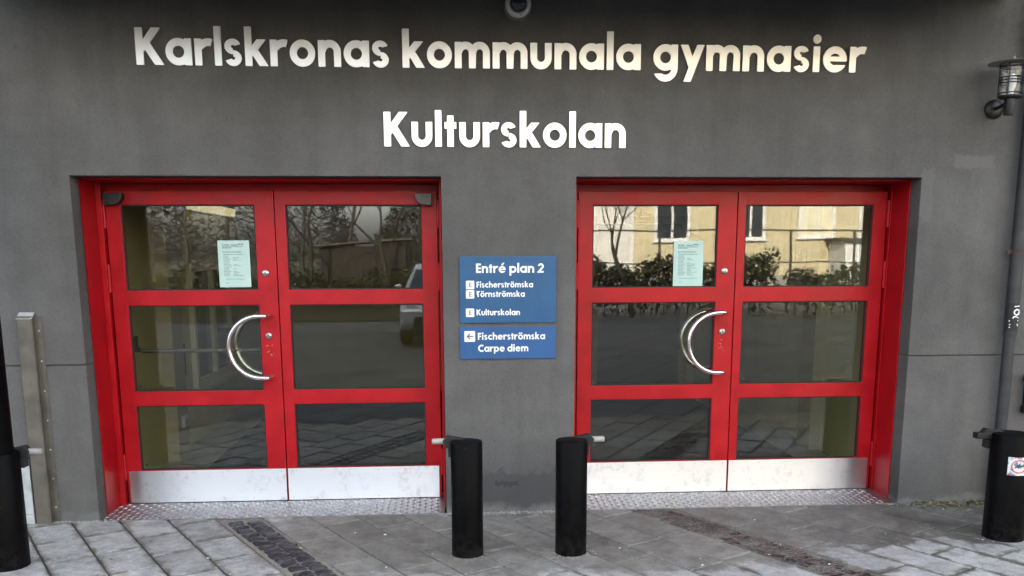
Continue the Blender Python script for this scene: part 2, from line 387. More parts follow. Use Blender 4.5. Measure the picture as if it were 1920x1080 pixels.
    def build(s, name, mat, parent=None, smooth=False, bevel=0.0, weld=True):
        o = bpy.data.objects.new(name, s.mesh(name, mat, smooth, weld)); COL.objects.link(o)
        if parent: o.parent = parent
        if bevel:
            b = o.modifiers.new('bevel', 'BEVEL'); b.width = bevel; b.segments = 2; b.limit_method = 'ANGLE'; b.angle_limit = R(35); b.harden_normals = False
        return o
def link(me, name, parent=None):
    o = bpy.data.objects.new(name, me); COL.objects.link(o)
    if parent: o.parent = parent
    return o

# ------------------------------------------------------------------ lettering: a bold geometric alphabet from distance fields
XH, W = .72, .204
HW = W / 2
def S_box(x, y, x0, x1, y0, y1): return np.maximum(np.maximum(x0 - x, x - x1), np.maximum(y0 - y, y - y1))
def S_ring(x, y, cx, cy, ro, ri, ex=1.0): 
    d = np.hypot((x - cx) / ex, y - cy); return np.maximum(d - ro, ri - d)
def S_disc(x, y, cx, cy, r): return np.hypot(x - cx, y - cy) - r
def S_seg(x, y, ax, ay, bx, by, w):          # flat bar of width w along a line, unbounded ends cut elsewhere
    L = math.hypot(bx - ax, by - ay); ux, uy = (bx - ax) / L, (by - ay) / L
    a = (x - ax) * ux + (y - ay) * uy; b = -(x - ax) * uy + (y - ay) * ux
    return np.maximum(np.abs(b) - w / 2, np.maximum(-a, a - L))
def S_arc(x, y, cx, cy, ro, ri, a0, a1, ex=1.0):   # ring kept between angles a0..a1 (degrees, counter-clockwise)
    th = np.degrees(np.arctan2(y - cy, (x - cx) / ex)); mid = (a0 + a1) / 2; half = (a1 - a0) / 2
    dd = np.abs((th - mid + 180) % 360 - 180) - half
    return np.maximum(S_ring(x, y, cx, cy, ro, ri, ex), np.radians(dd) * (ro + ri) / 2)
mn, mx = np.minimum, np.maximum
def un(*a):
    r = a[0]
    for q in a[1:]: r = mn(r, q)
    return r
def bowl(x, y, cx): return S_ring(x, y, cx, XH / 2, .368, .368 - W, 1.0)
def arch(x, y, x0, wd):                      # n-arch whose right stem ends at x0 + wd
    ro = wd / 2; cx = x0 + ro; cy = XH + .008 - ro
    return un(mx(S_ring(x, y, cx, cy, ro, ro - W), cy - y), S_box(x, y, x0 + wd - W, x0 + wd, 0, cy))
def clipy(d, y, lo, hi): return mx(d, mx(lo - y, y - hi))
G = {}
G['o'] = (.736, lambda x, y: bowl(x, y, .368))
G['a'] = (.745, lambda x, y: un(bowl(x, y, .368), S_box(x, y, .745 - W, .745, 0, XH)))
G['d'] = (.745, lambda x, y: un(bowl(x, y, .368), S_box(x, y, .745 - W, .745, 0, 1.06)))
G['p'] = (.745, lambda x, y: un(bowl(x, y, .377), S_box(x, y, 0, W, -.30, XH)))
G['g'] = (.745, lambda x, y: un(bowl(x, y, .368), S_box(x, y, .745 - W, .745, .02, XH), mx(S_ring(x, y, .372, .06, .373, .373 - W * .92), mx(y - .06, mn(.372 - x, y + .09)))))
G['c'] = (.60, lambda x, y: S_arc(x, y, .368, XH / 2, .368, .368 - W, 48, 312))
G['e'] = (.74, lambda x, y: un(mx(bowl(x, y, .368), -S_box(x, y, .37, .9, .20, .31)), mx(S_box(x, y, .12, .72, .305, .425), S_disc(x, y, .368, .36, .36))))
G['é'] = (.74, lambda x, y: un(G['e'][1](x, y), clipy(S_seg(x, y, .28, .70, .56, 1.12, .17), y, .80, 1.08)))
G['n'] = (.66, lambda x, y: un(S_box(x, y, 0, W, 0, XH), arch(x, y, .02, .64)))
G['h'] = (.66, lambda x, y: un(S_box(x, y, 0, W, 0, 1.06), arch(x, y, .02, .64)))
G['m'] = (1.04, lambda x, y: un(S_box(x, y, 0, W, 0, XH), arch(x, y, .02, .60), arch(x, y, .44, .60)))
G['u'] = (.64, lambda x, y: un(mx(S_ring(x, y, .32, .312, .32, .32 - W), y - .312), S_box(x, y, 0, W, .312, XH), S_box(x, y, .64 - W, .64, .312, XH)))
G['r'] = (.48, lambda x, y: un(S_box(x, y, 0, W, 0, XH), S_arc(x, y, .40, .33, .40, .40 - W, 72, 150)))
G['s'] = (.50, lambda x, y: un(S_arc(x, y, .235, .522, .206, .045, 18, 270, 1.12), S_arc(x, y, .245, .204, .212, .045, -162, 90, 1.12)))
G['k'] = (.64, lambda x, y: un(S_box(x, y, 0, W, 0, 1.06), clipy(S_seg(x, y, .10, .27, .64, .90, .20), y, 0, XH), clipy(S_seg(x, y, .20, .52, .62, -.14, .215), y, 0, .42)))
G['K'] = (.76, lambda x, y: un(S_box(x, y, 0, .215, 0, 1), clipy(mx(S_seg(x, y, .10, .36, .78, 1.22, .21), .1 - x), y, 0, 1), clipy(S_seg(x, y, .20, .72, .77, -.18, .225), y, 0, .6)))
G['l'] = (W, lambda x, y: S_box(x, y, 0, W, 0, 1.06))
G['i'] = (.25, lambda x, y: un(S_box(x, y, .0225, .0225 + W, 0, XH), S_disc(x, y, .125, .925, .125)))
G['t'] = (.37, lambda x, y: un(S_box(x, y, .082, .082 + W, 0, .91), S_box(x, y, 0, .37, .53, XH)))
G['y'] = (.70, lambda x, y: un(clipy(S_seg(x, y, .035, .90, .42, -.02, .215), y, .10, XH), clipy(S_seg(x, y, .70, .95, .14, -.50, .21), y, -.31, XH)))
G['ö'] = (.736, lambda x, y: un(bowl(x, y, .368), S_disc(x, y, .225, .90, .115), S_disc(x, y, .511, .90, .115)))
G['E'] = (.52, lambda x, y: un(S_box(x, y, 0, .215, 0, 1), S_box(x, y, 0, .52, .80, 1), S_box(x, y, 0, .50, .40, .59), S_box(x, y, 0, .52, 0, .20)))
G['F'] = (.50, lambda x, y: un(S_box(x, y, 0, .215, 0, 1), S_box(x, y, 0, .50, .80, 1), S_box(x, y, 0, .47, .40, .59)))
G['T'] = (.58, lambda x, y: un(S_box(x, y, .1825, .3975, 0, 1), S_box(x, y, 0, .58, .80, 1)))
G['C'] = (.80, lambda x, y: S_arc(x, y, .515, .5, .515, .515 - .22, 52, 308))
G['2'] = (.62, lambda x, y: un(S_arc(x, y, .31, .69, .315, .315 - W, -42, 172), clipy(S_seg(x, y, .56, .66, .0, -.02, .21), y, 0, .56), S_box(x, y, .02, .62, 0, .19)))
def contours(fn, w, step=.0125):
    xs = np.arange(-.08, w + .10, step); ys = np.arange(-.40, 1.20, step)
    X, Y = np.meshgrid(xs, ys, indexing='ij'); F = fn(X, Y) + 1e-7
    ins = F < 0
    nxt = {}; co = {}
    def ep(k):
        if k not in co:
            t, i, j = k
            a = F[i, j]; b = F[i + 1, j] if t == 'h' else F[i, j + 1]; s = a / (a - b)
            co[k] = (xs[i] + (s * step if t == 'h' else 0), ys[j] + (0 if t == 'h' else s * step))
        return k
    act = (ins[:-1, :-1].astype(int) + ins[1:, :-1] + ins[:-1, 1:] + ins[1:, 1:])
    for i, j in np.argwhere((act > 0) & (act < 4)):
        i, j = int(i), int(j)
        c = [ins[i, j], ins[i + 1, j], ins[i + 1, j + 1], ins[i, j + 1]]
        e = [('h', i, j), ('v', i + 1, j), ('h', i, j + 1), ('v', i, j)]
        cr = [k for k in range(4) if c[k] != c[(k + 1) % 4]]
        if len(cr) == 2: prs = [cr]
        else: prs = [(0, 1), (2, 3)] if c[1] != c[0] and c[0] else [(0, 3), (1, 2)]
        for a, b in prs:
            a, b = ep(e[a]), ep(e[b]); nxt.setdefault(a, []).append(b); nxt.setdefault(b, []).append(a)
    seen = set(); loops = []
    for k in nxt:
        if k in seen: continue
        lp = [k]; seen.add(k); cur = k
        while True:
            c2 = [q for q in nxt[cur] if q not in seen]
            if not c2: break
            cur = c2[0]; seen.add(cur); lp.append(cur)
        p = [co[q] for q in lp]
        out = []
        for q in range(len(p)):                # drop points on straight runs
            a, b, c = p[q - 1], p[q], p[(q + 1) % len(p)]
            if abs((b[0] - a[0]) * (c[1] - a[1]) - (b[1] - a[1]) * (c[0] - a[0])) > 2e-6: out.append(b)
        if len(out) > 2: loops.append(out)
    return loops
_gl = {}
def glyph(ch):                                # unit-cap mesh in the xz plane, front at y = -1, back at y = 0
    if ch in _gl: return _gl[ch]
    w, fn = G[ch]
    cu = bpy.data.curves.new('glyph', 'CURVE'); cu.dimensions = '2D'; cu.fill_mode = 'BOTH'; cu.extrude = .5
    for lp in contours(fn, w):
        sp = cu.splines.new('POLY'); sp.points.add(len(lp) - 1); sp.use_cyclic_u = True
        for q, (a, b) in zip(sp.points, lp): q.co = (a, b, 0, 1)
    o = bpy.data.objects.new('glyph', cu); COL.objects.link(o)
    dg = bpy.context.evaluated_depsgraph_get(); dg.update()
    me = bpy.data.meshes.new_from_object(o.evaluated_get(dg))
    bpy.data.objects.remove(o); bpy.data.curves.remove(cu)
    me.transform(Matrix.Translation((0, -.5, 0)) @ Matrix.Rotation(R(90), 4, 'X'))
    me.materials.clear(); me.update(); _gl[ch] = me
    return me
def layout(text, gap=.085, space=.30):
    x = 0; out = []
    for ch in text:
        if ch == ' ': x += space; continue
        out.append((ch, x)); x += G[ch][0] + gap
    return out, x - gap
def text_mesh(text, x0, x1, zb, cap, y, depth, mat, name, parent):   # a line of print as one flat part
    lay, wd = layout(text); sx = (x1 - x0) / wd
    bm = bmesh.new()
    for ch, gx in lay:
        k = len(bm.verts); bm.from_mesh(glyph(ch)); bm.verts.ensure_lookup_table()
        for q in bm.verts[k:]: q.co = Vector((x0 + (gx + q.co.x) * sx, y + q.co.y * depth, zb + q.co.z * cap))
    me = bpy.data.meshes.new(name); bm.to_mesh(me); bm.free(); me.materials.append(mat)
    return link(me, name, parent)

# ================================================================== LARGE STRUCTURE
X1, X2, X3, X4, ZT, ZG, YD = -2.545, -.267, .594, 2.868, 2.20, 1.029, .39
# ground, paving bed
g = MB().box(-300, 300, -300, 300, -.6, -.06).build('ground', M['earth']); tag(g, kind='structure')
pv = MB().box(-60, 60, -45, .05, -.06, -.018).build('pavement', M['pave']); tag(pv, kind='structure')
bed = MB().box(-4.6, 5.4, -2.75, -.001, -.017, -.010).build('joint_bed', M['joint'], pv)

# school building
school = tag(empty('school_building'), 'dark grey rendered school front with two red double doors and large lettering', 'building')
xc = [-18, X1, X2, X3, X4, 22]; zc = [-.05, ZG - .004, ZG + .004, ZT, 9.5]
fw = MB()
hole = lambda i, j: i in (1, 3) and j < 3
fw.cells(xc, zc, lambda i, j: hole(i, j) or (i in (0, 4) and j == 1), 0, .30)
for i in (0, 4):                              # recessed joint at mid height
    fw.box(xc[i], xc[i + 1], .012, .28, ZG - .004, ZG + .004)
fw.build('facade_wall', M['wall'], school, bevel=.006)
cn = MB().box(-2.95, 3.34, -1.0, -.002, 3.31, 3.55); cn.box(-2.95, 3.34, -1.0, -.96, 3.12, 3.309)  # front lip is added, out of view, to deepen shade on the upper wall
cn.build('canopy', M['soffit'], school, bevel=.004)
rf = MB().box(-18.3, 22.3, -.35, 13, 9.5, 9.8).build('roof', M['roof'], school)
MB().box(-18, -17.7, .3, 12.7, 0, 9.5).build('side_wall', M['wall'], school)
MB().box(21.7, 22, .3, 12.7, 0, 9.5).build('side_wall', M['wall'], school)
MB().box(-18, 22, 12.7, 13, 0, 9.5).build('back_wall', M['wall'], school)
# inside of the entrance
MB().box(-2.9, 3.3, .301, 6.0, -.05, -.002).build('interior_floor', M['infloor'], school)
MB().box(-2.85, -2.62, .46, 6.0, 0, 2.42).build('interior_wall', M['inwall'], school)
MB().box(3.03, 3.25, .46, 6.0, 0, 2.42).build('interior_wall', M['inwall'], school)
MB().box(-2.9, 3.3, 6.0, 6.2, 0, 2.42).build('interior_wall', M['inwall2'], school)
MB().box(-2.9, 3.3, .301, 6.2, 2.42, 2.6).build('interior_ceiling', M['ceil'], school)
MB().box(-2.62, -2.52, 1.75, 2.05, 0, 2.42).build('pilaster', M['inwall2'], school)
MB().box(2.93, 3.03, 1.75, 2.05, 0, 2.42).build('pilaster', M['inwall2'], school)
MB().box(-.25, .58, .301, 1.3, 0, 2.42).build('interior_pillar', M['inwall'], school)
MB().box(-2.85, -2.56, .301, .4599, 0, 2.42).build('interior_wall', M['inwall'], school)
MB().box(2.90, 3.25, .301, .4599, 0, 2.42).build('interior_wall', M['inwall'], school)

# ================================================================== PAVING SLABS AND SETTS
TA = R(-59.5); DU = Vector((math.cos(TA), math.sin(TA))); DV = Vector((-DU.y, DU.x))
def slab_mesh(poly, zt, name='slab', mat=None, th=.05, bev=.005):
    n = len(poly); cx = sum(p[0] for p in poly) / n; cy = sum(p[1] for p in poly) / n
    ins = []
    for a, b in poly:
        d = math.hypot(a - cx, b - cy); k = 1 - bev / max(d, .02) * 1.4; ins.append((cx + (a - cx) * k, cy + (b - cy) * k))
    vs = [(a, b, -th) for a, b in poly] + [(a, b, zt - bev) for a, b in poly] + [(a, b, zt) for a, b in ins]
    fs = [tuple(range(2 * n, 3 * n))]
    for l in (0, 1):
        fs += [(l * n + i, l * n + (i + 1) % n, (l + 1) * n + (i + 1) % n, (l + 1) * n + i) for i in range(n)]
    return MB().add(vs, fs).mesh(name, mat)
def clip_half(poly, nx, ny, c):               # keep nx*x + ny*y <= c
    out = []
    for i in range(len(poly)):
        a, b = poly[i], poly[(i + 1) % len(poly)]
        da, db = nx * a[0] + ny * a[1] - c, nx * b[0] + ny * b[1] - c
        if da <= 0: out.append(a)
        if da * db < 0:
            s = da / (da - db); out.append((a[0] + (b[0] - a[0]) * s, a[1] + (b[1] - a[1]) * s))
    return out
PITCH_V = .265; V0 = -1.29
cross = {-4: -.563, -3: -.33, -2: -.068, 0: -.10, 1: .18, 2: .445, 3: .70, 9: 1.197, 10: 1.44, 11: 1.69}
full_cache = {}
def jit(L, k):
    key = (L, k)
    if key not in full_cache:
        a, b = L / 2 - .0065, PITCH_V / 2 - .0045
        q = []
        for (sx, sy) in ((-1, -1), (1, -1), (1, 1), (-1, 1)):
            q.append((sx * (a - random.uniform(0, .004)), sy * (b - random.uniform(0, .004))))
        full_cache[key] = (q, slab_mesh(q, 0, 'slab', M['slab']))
    return full_cache[key]
def place_slab(k, uc, L):
    vc = V0 + (k + .5) * PITCH_V
    c = DU * uc + DV * vc
    if not (-4.5 < c.x < 5.2 and -2.65 < c.y < .35): return
    q, me = jit(L, random.randrange(4))
    top = max((DU * (uc + a) + DV * (vc + b)).y for a, b in q)
    if top > -.004:
        nx, ny = DU.y, DV.y
        q2 = clip_half(q, nx, ny, -.004 - c.y)
        if len(q2) < 3: return
        area = abs(sum(q2[i][0] * q2[(i + 1) % len(q2)][1] - q2[(i + 1) % len(q2)][0] * q2[i][1] for i in range(len(q2)))) / 2
        if area < .002: return
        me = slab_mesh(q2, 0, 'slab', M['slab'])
    o = link(me, 'slab', pv); o.location = (c.x, c.y, random.uniform(-.003, .002))
    o.rotation_euler = (random.uniform(-.004, .004), random.uniform(-.004, .004), TA)
    o['half_length'] = L / 2 - .003
SETT_COLS = {-1, 8, -10, 17}
for k in range(-24, 26):
    if k in SETT_COLS: continue
    L = .41 if k < -1 else .52
    off = cross.get(k, random.uniform(0, L))
    for i in range(-14, 15): place_slab(k, off + (i + .5) * L, L)
sett_meshes = []
for q in range(8):
    n = 8; a, b = .040, .055; poly = []
    for j in range(n):
        t = 2 * math.pi * (j + .5) / n
        px_ = a * max(-1, min(1, 2.2 * math.cos(t))) * random.uniform(.88, 1.04); py_ = b * max(-1, min(1, 2.2 * math.sin(t))) * random.uniform(.88, 1.03)
        poly.append((px_, py_))
    m_ = MB(); vs = [(a_, b_, -.05) for a_, b_ in poly] + [(a_ * .97, b_ * .97, -.010) for a_, b_ in poly] + [(a_ * random.uniform(.62, .86), b_ * random.uniform(.62, .86), random.uniform(-.006, .004)) for a_, b_ in poly] + [(random.uniform(-.006, .006), random.uniform(-.006, .006), .002)]
    fs = []
    for l in (0, 1): fs += [(l * n + i, l * n + (i + 1) % n, (l + 1) * n + (i + 1) % n, (l + 1) * n + i) for i in range(n)]
    fs += [(2 * n + i, 2 * n + (i + 1) % n, 3 * n) for i in range(n)]
    sett_meshes.append(m_.add(vs, fs).mesh('sett', M['sett']))
for k in (-1, 8):
    for row in (0, 1):
        uu = -2.4 + row * .035
        while uu < 4.0:
            ln = random.uniform(.075, .10)
            vc = V0 + k * PITCH_V + .030 + .053 + row * .108 + random.uniform(-.004, .004)
            c = DU * (uu + ln / 2) + DV * vc; uu += ln + .008
            if not (-2.6 < c.y < -.045): continue
            o = link(random.choice(sett_meshes), 'sett', pv); o.location = (c.x, c.y, (.001 if k == -1 else -.007) + random.uniform(-.003, .003))
            o.rotation_euler = (random.uniform(-.05, .05), random.uniform(-.05, .05), TA + random.choice((0, math.pi)) + random.uniform(-.08, .08)); o.scale = (ln / .082, random.uniform(.92, 1.0), 1)
# ================================================================== DOORS
ZC = [.012, .242, .696, .796, 1.382, 1.484, 2.046, 2.137]
def hinge(x, z, parent):
    m_ = MB(); m_.tube([(x, YD - .012, z - .092), (x, YD - .012, z - .005)], .0115, 10); m_.tube([(x, YD - .012, z + .001), (x, YD - .012, z + .092)], .0115, 10)
    m_.tube([(x, YD - .012, z - .006), (x, YD - .012, z + .002)], .009, 10)
    o = m_.build('hinge', M['red'], parent, True)
    return o
def handle_path(xb, z0, z1, yf, yo, dx=-1):
    zc_, rr = (z0 + z1) / 2, (z1 - z0) / 2; st = .055; out = []
    out.append((xb, yf, z1)); out.append((xb + dx * .004, yf + (yo - yf) * .55, z1)); out.append((xb + dx * .018, yf + (yo - yf) * .88, z1)); out.append((xb + dx * .045, yo, z1))
    for i in range(1, 24):
        a = math.pi / 2 + math.pi * i / 24
        out.append((xb + dx * (st + rr * -math.cos(a)), yo, zc_ + rr * math.sin(a)))
    out += [(p[0], p[1], z0) for p in out[:4]][::-1]
    return out
def make_leaf(root, xa, xb, ga, gb, hinge_side, active, tint=None):
    xcuts = [xa, ga, gb, xb]
    leaf = MB().cells(xcuts, ZC, lambda i, j: i == 1 and j in (1, 3, 5), YD, YD + .06).build('door_leaf', M['red'], root, bevel=.003)
    for z0, z1 in ((ZC[1], ZC[2]), (ZC[3], ZC[4]), (ZC[5], ZC[6])):
        MB().box(ga - .004, gb + .004, YD + .022, YD + .036, z0 - .004, z1 + .004).build('glass_pane', M['glass'], leaf)
        bd = MB().cells([ga - .001, ga + .008, gb - .008, gb + .001], [z0 - .001, z0 + .008, z1 - .008, z1 + .001], lambda i, j: i == 1 and j == 1, YD + .012, YD + .0215)
        bd.build('glazing_gasket', M['rubber'], leaf)
        MB().lathe([(.0, YD + .020), (.008, YD + .020), (.008, YD + .0219)], (ga + .035, 0, z0 + .035), 'y', 12).build('glass_mark', M['pipe'], leaf)
    ka, kb = (xa + .016, xb - .004) if hinge_side < 0 else (xa + .004, xb - .018)
    kp = MB().box(ka, kb, YD - .003, YD - .0005, .010, .238).build('kick_plate', M['kick'], leaf)
    sm = MB()
    for x_ in np.linspace(ka + .03, kb - .03, 6):
        for z_ in (.028, .220): sm.lathe([(.0045, YD - .003), (.004, YD - .0045), (0, YD - .005)], (float(x_), 0, z_), 'y', 8)
    sm.build('screws', M['lockmetal'], kp)['kind'] = 'stuff'
    hx = xa - .006 if hinge_side < 0 else xb + .006
    for z_ in (1.985, 1.565, .27): hinge(hx, z_, leaf)
    if active:
        s = xb - .075
        for z_, r_, nm in ((1.596, .024, 'latch_cylinder'), (1.173, .023, 'lock_cylinder')):
            o = MB().lathe([(r_, YD), (r_, YD - .008), (r_ * .86, YD - .012), (r_ * .55, YD - .014), (r_ * .5, YD - .022 if nm[0] == 'l' and z_ > 1.5 else YD - .015), (0, YD - .023 if z_ > 1.5 else YD - .0155)], (s, 0, z_), 'y', 20).build(nm, M['lockmetal'], leaf, True)
            MB().box(s - .0025, s + .0025, YD - .0245 if z_ > 1.5 else YD - .017, YD - .012, z_ - .008, z_ + .006).build('keyhole', M['rubber'], o)
        for yf, yo in ((YD, YD - .075), (YD + .06, YD + .135)):
            MB().tube(handle_path(xb - .066, .890, 1.311, yf, yo), .0165, 14).build('handle', M['chrome'], leaf, True)
        # small scratches and sticker remains under the lock
        sc_ = MB()
        for q in range(9):
            a, b = s + random.uniform(-.02, .028), 1.08 + random.uniform(-.05, .035); r_ = random.uniform(.002, .0045)
            sc_.lathe([(r_, YD - .0006), (0, YD - .0007)], (a, 0, b), 'y', 7)
        sc_.build('paint_chips', M['dirtywhite'], leaf)['kind'] = 'stuff'
    return leaf
def make_door(label, ra, rb, seam, la, lb, ga, gb):
    root = tag(empty('double_door', ((ra + rb) / 2, YD, 0)), label, 'door', 'red double doors of the school front')
    off = Vector(root.location)
    fr = MB()
    fr.box(ra + .003, ra + .011, .125, YD + .001, 0, ZT - .003); fr.box(rb - .011, rb - .003, .125, YD + .001, 0, ZT - .003)
    fr.box(ra + .011, rb - .011, .125, YD + .12, ZT - .012, ZT - .003)
    fr.box(ra + .011, la - .012, YD - .03, YD + .10, 0, ZT - .012); fr.box(lb + .012, rb - .011, YD - .03, YD + .10, 0, ZT - .012)
    fr.box(la - .012, lb + .012, YD + .085, YD + .12, 2.10, ZT - .012)
    jf = fr.build('door_frame', M['red'], root, bevel=.003)
    a = make_leaf(root, la, seam - .003, ga[0], ga[1], -1, True)
    b = make_leaf(root, seam + .003, lb, gb[0], gb[1], 1, False)
    st = MB().box(seam - .02, seam + .02, YD + .061, YD + .07, .02, 2.13).build('meeting_strip', M['red'], root)
    for ch in root.children: ch.location = -off
    return root, a, b
doorL, LA, LB = make_door('red glazed double door on the left with dark corner covers at its top', X1, X2, -1.386, -2.486, -.300, (-2.388, -1.518), (-1.312, -.406))
doorR, RA, RB = make_door('red glazed double door on the right, nearer the wall lamp and drainpipe', X3, X4, 1.774, .664, 2.838, (.764, 1.639), (1.835, 2.742))
# corner covers at the top of the left door
def cover(x0, x1, mat, parent, flip):
    p = [(x0, 2.118), (x1, 2.118), (x1, 2.085), (x1 - .02, 2.055), (x1 - .05, 2.042), (x0, 2.038)]
    if flip: p = [(x0 + x1 - a, b) for a, b in p][::-1]
    return MB().prism(p, YD - .075, YD - .0005, 'y').build('closer_cover', mat, parent, bevel=.004)
cover(-2.472, -2.352, M['darkplastic'], LA, False); cover(-.446, -.334, M['closer2'], LB, True)
# crash bar behind the left leaf
cb = MB(); cb.tube([(-2.40, YD + .061, 1.115), (-2.385, YD + .10, 1.09), (-2.37, YD + .125, 1.068), (-2.34, YD + .13, 1.062), (-1.53, YD + .13, 1.062)], .013, 10)
cb.box(-2.43, -2.375, YD + .061, YD + .10, 1.06, 1.17); cb.box(-1.545, -1.50, YD + .061, YD + .15, 1.03, 1.10)
cb.build('crash_bar', M['galv'], LA, True)

# notices taped inside the glass
def notice(x0, x1, z0, z1, label):
    r_ = tag(empty('paper_notice', ((x0 + x1) / 2, YD + .0205, z0)), label, 'notice', 'printed notices on the doors')
    o = Vector(r_.location)
    sh = MB().box(x0, x1, YD + .0196, YD + .0212, z0, z1).build('sheet', M['paper'], r_); sh.location = -o
    pr = MB(); w = x1 - x0; h = z1 - z0
    def line(fx0, fx1, fz, th): pr.box(x0 + w * fx0, x0 + w * fx1, YD + .0191, YD + .0195, z0 + h * fz - th / 2, z0 + h * fz + th / 2)
    def words(fx0, fx1, fz, th):
        x = fx0
        while x < fx1 - .02:
            l = random.uniform(.03, .10); line(x, min(x + l, fx1), fz, th); x += l + .012
    words(.14, .38, .905, .0085); words(.42, .62, .902, .0085); words(.64, .84, .918, .010); words(.14, .80, .868, .005); words(.14, .46, .842, .0065)
    for fz in (.77, .745): words(.14, .74, fz, .0035)
    words(.16, .80, .705, .0045)
    for i in range(15):
        fz = .67 - i * .030
        words(.16, random.uniform(.32, .42), fz, .0035)
        if random.random() < .8: words(.46, random.uniform(.56, .82), fz, .0035)
    words(.20, .80, .175, .0035); words(.2, .3, .09, .003)
    p_ = pr.build('print_lines', M['print_grey'], r_); p_.location = -o; p_['kind'] = 'stuff'
    return r_
notice(-1.777, -1.567, 1.502, 1.813, 'pale printed notice sheet on the upper pane of the left double door')
notice(1.338, 1.548, 1.492, 1.803, 'pale printed notice sheet on the upper pane of the right double door')

# tread-plate thresholds
def threshold(xa, xb, label):
    r_ = tag(empty('threshold_plate', ((xa + xb) / 2, .19, 0)), label, 'threshold', 'tread plate thresholds')
    o = Vector(r_.location)
    q = MB().add([(xa + .012, -.012, -.006), (xb - .012, -.012, -.006), (xb - .012, YD + .1, -.006), (xa + .012, YD + .1, -.006), (xa + .012, -.012, .002), (xb - .012, -.012, .002), (xb - .012, YD + .1, .006), (xa + .012, YD + .1, .006)],
                 [(0, 3, 2, 1), (4, 5, 6, 7), (0, 1, 5, 4), (1, 2, 6, 5), (2, 3, 7, 6), (3, 0, 4, 7)]).build('plate', M['tread'], r_); q.location = -o
    t_ = MB(); nx = int((xb - xa - .05) / .042)
    for i in range(nx):
        for j in range(9):
            cx, cy = xa + .03 + i * .042, .012 + j * .042; a = R(45 if (i + j) % 2 else -45)
            c, s = math.cos(a) * .021, math.sin(a) * .021; c2, s2 = -math.sin(a) * .0075, math.cos(a) * .0075; z = .002 + .004 * (cy + .012) / .5
            t_.add([(cx + c, cy + s, z), (cx + c2, cy + s2, z), (cx - c, cy - s, z), (cx - c2, cy - s2, z), (cx, cy, z + .007)], [(0, 1, 4), (1, 2, 4), (2, 3, 4), (3, 0, 4)])
    k_ = t_.build('raised_treads', M['tread_top'], r_, weld=False); k_.location = -o; k_['kind'] = 'stuff'
threshold(X1, X2, 'metal tread plate at the foot of the left double door')
threshold(X3, X4, 'metal tread plate at the foot of the right double door')

# ================================================================== SIGNS
def letter_sign(text, x0, x1, zb0, zb1, cap, label):
    lay, wd = layout(text); sx = (x1 - x0) / wd
    r_ = tag(empty('lettering_sign', (x0, 0, zb0)), label, 'sign', 'raised lettering on the school wall')
    for ch, gx in lay:
        me = glyph(ch)
        if not me.materials: me.materials.append(M['letter'])
        o = link(me, 'letter', r_); X = x0 + gx * sx
        o.location = (gx * sx, -.004, (zb1 - zb0) * (X - x0) / (x1 - x0)); o.scale = (sx, .012, cap)
    return r_
letter_sign('Karlskronas kommunala gymnasier', -2.086, 2.428, 2.848, 2.845, .213, 'upper row of large cream metal letters, three words above the doors')
letter_sign('Kulturskolan', -.616, .904, 2.379, 2.376, .207, 'lower row of large white metal letters, one word between the doors')

def pxs(x, y): p = at(x, y, -.012); return p.x, p.z
def blue_sign(c0, c1, mat, label):
    (xa, za), (xb, zb) = c0, c1
    r_ = tag(empty('direction_sign', ((xa + xb) / 2, 0, zb)), label, 'sign', 'blue direction signs')
    o = Vector(r_.location)
    p = MB().box(xa, xb, -.012, -.002, zb, za).build('panel', mat, r_, bevel=.0015); p.location = -o
    return r_, o
def rr_box(x0, x1, z0, z1, y0, y1, r_=.006):
    p = []
    for cx, cz, a0 in ((x1 - r_, z1 - r_, 0), (x0 + r_, z1 - r_, 90), (x0 + r_, z0 + r_, 180), (x1 - r_, z0 + r_, 270)):
        for i in range(4): a = R(a0 + i * 30); p.append((cx + r_ * math.cos(a), cz + r_ * math.sin(a)))
    return MB().prism(p, y0, y1, 'y')
def sign_line(r_, o, text, xl, xr, yb, cap_px):
    x0, zb = pxs(xl, yb); x1, _ = pxs(xr, yb); _, zt = pxs(xl, yb - cap_px)
    q = text_mesh(text, x0, x1, zb, zt - zb, -.0122, .0012, M['print_white'], 'lettering', r_); q.location = -o
def sign_badge(r_, o, xl, yt, xr, yb, ch):
    x0, z1 = pxs(xl, yt); x1, z0 = pxs(xr, yb)
    q = rr_box(x0, x1, z0, z1, -.0134, -.0122).build('badge', M['print_white'], r_); q.location = -o
    w, h = x1 - x0, z1 - z0
    if ch == 'E':
        m_ = MB(); a, b = x0 + w * .36, z0 + h * .24; ww, hh = w * .30, h * .52; t_ = w * .085
        m_.box(a, a + t_, -.0139, -.0135, b, b + hh)
        for f in (0, .42, .84): m_.box(a + t_, a + ww, -.0139, -.0135, b + hh * f, b + hh * f + hh * .16)
        e = m_.build('badge_letter', M['print_dark'], q)
    else:
        m_ = MB(); cx, cz = x0 + w / 2, z0 + h / 2; t_ = h * .10
        m_.prism([(cx - w * .30, cz), (cx - w * .02, cz + h * .28), (cx + w * .06, cz + h * .20), (cx - w * .08, cz + t_ / 2), (cx + w * .32, cz + t_ / 2), (cx + w * .32, cz - t_ / 2), (cx - w * .08, cz - t_ / 2), (cx + w * .06, cz - h * .20), (cx - w * .02, cz - h * .28)], -.0139, -.0135, 'y')
        e = m_.build('badge_arrow', M['print_dark'], q)
s1, o1 = blue_sign(pxs(861, 481), pxs(1042.5, 604.5), M['blue1'], 'larger upper blue direction sign on the pillar, with three white badges')
sign_line(s1, o1, 'Entré plan 2', 892.5, 1019.5, 511.8, 17.7)
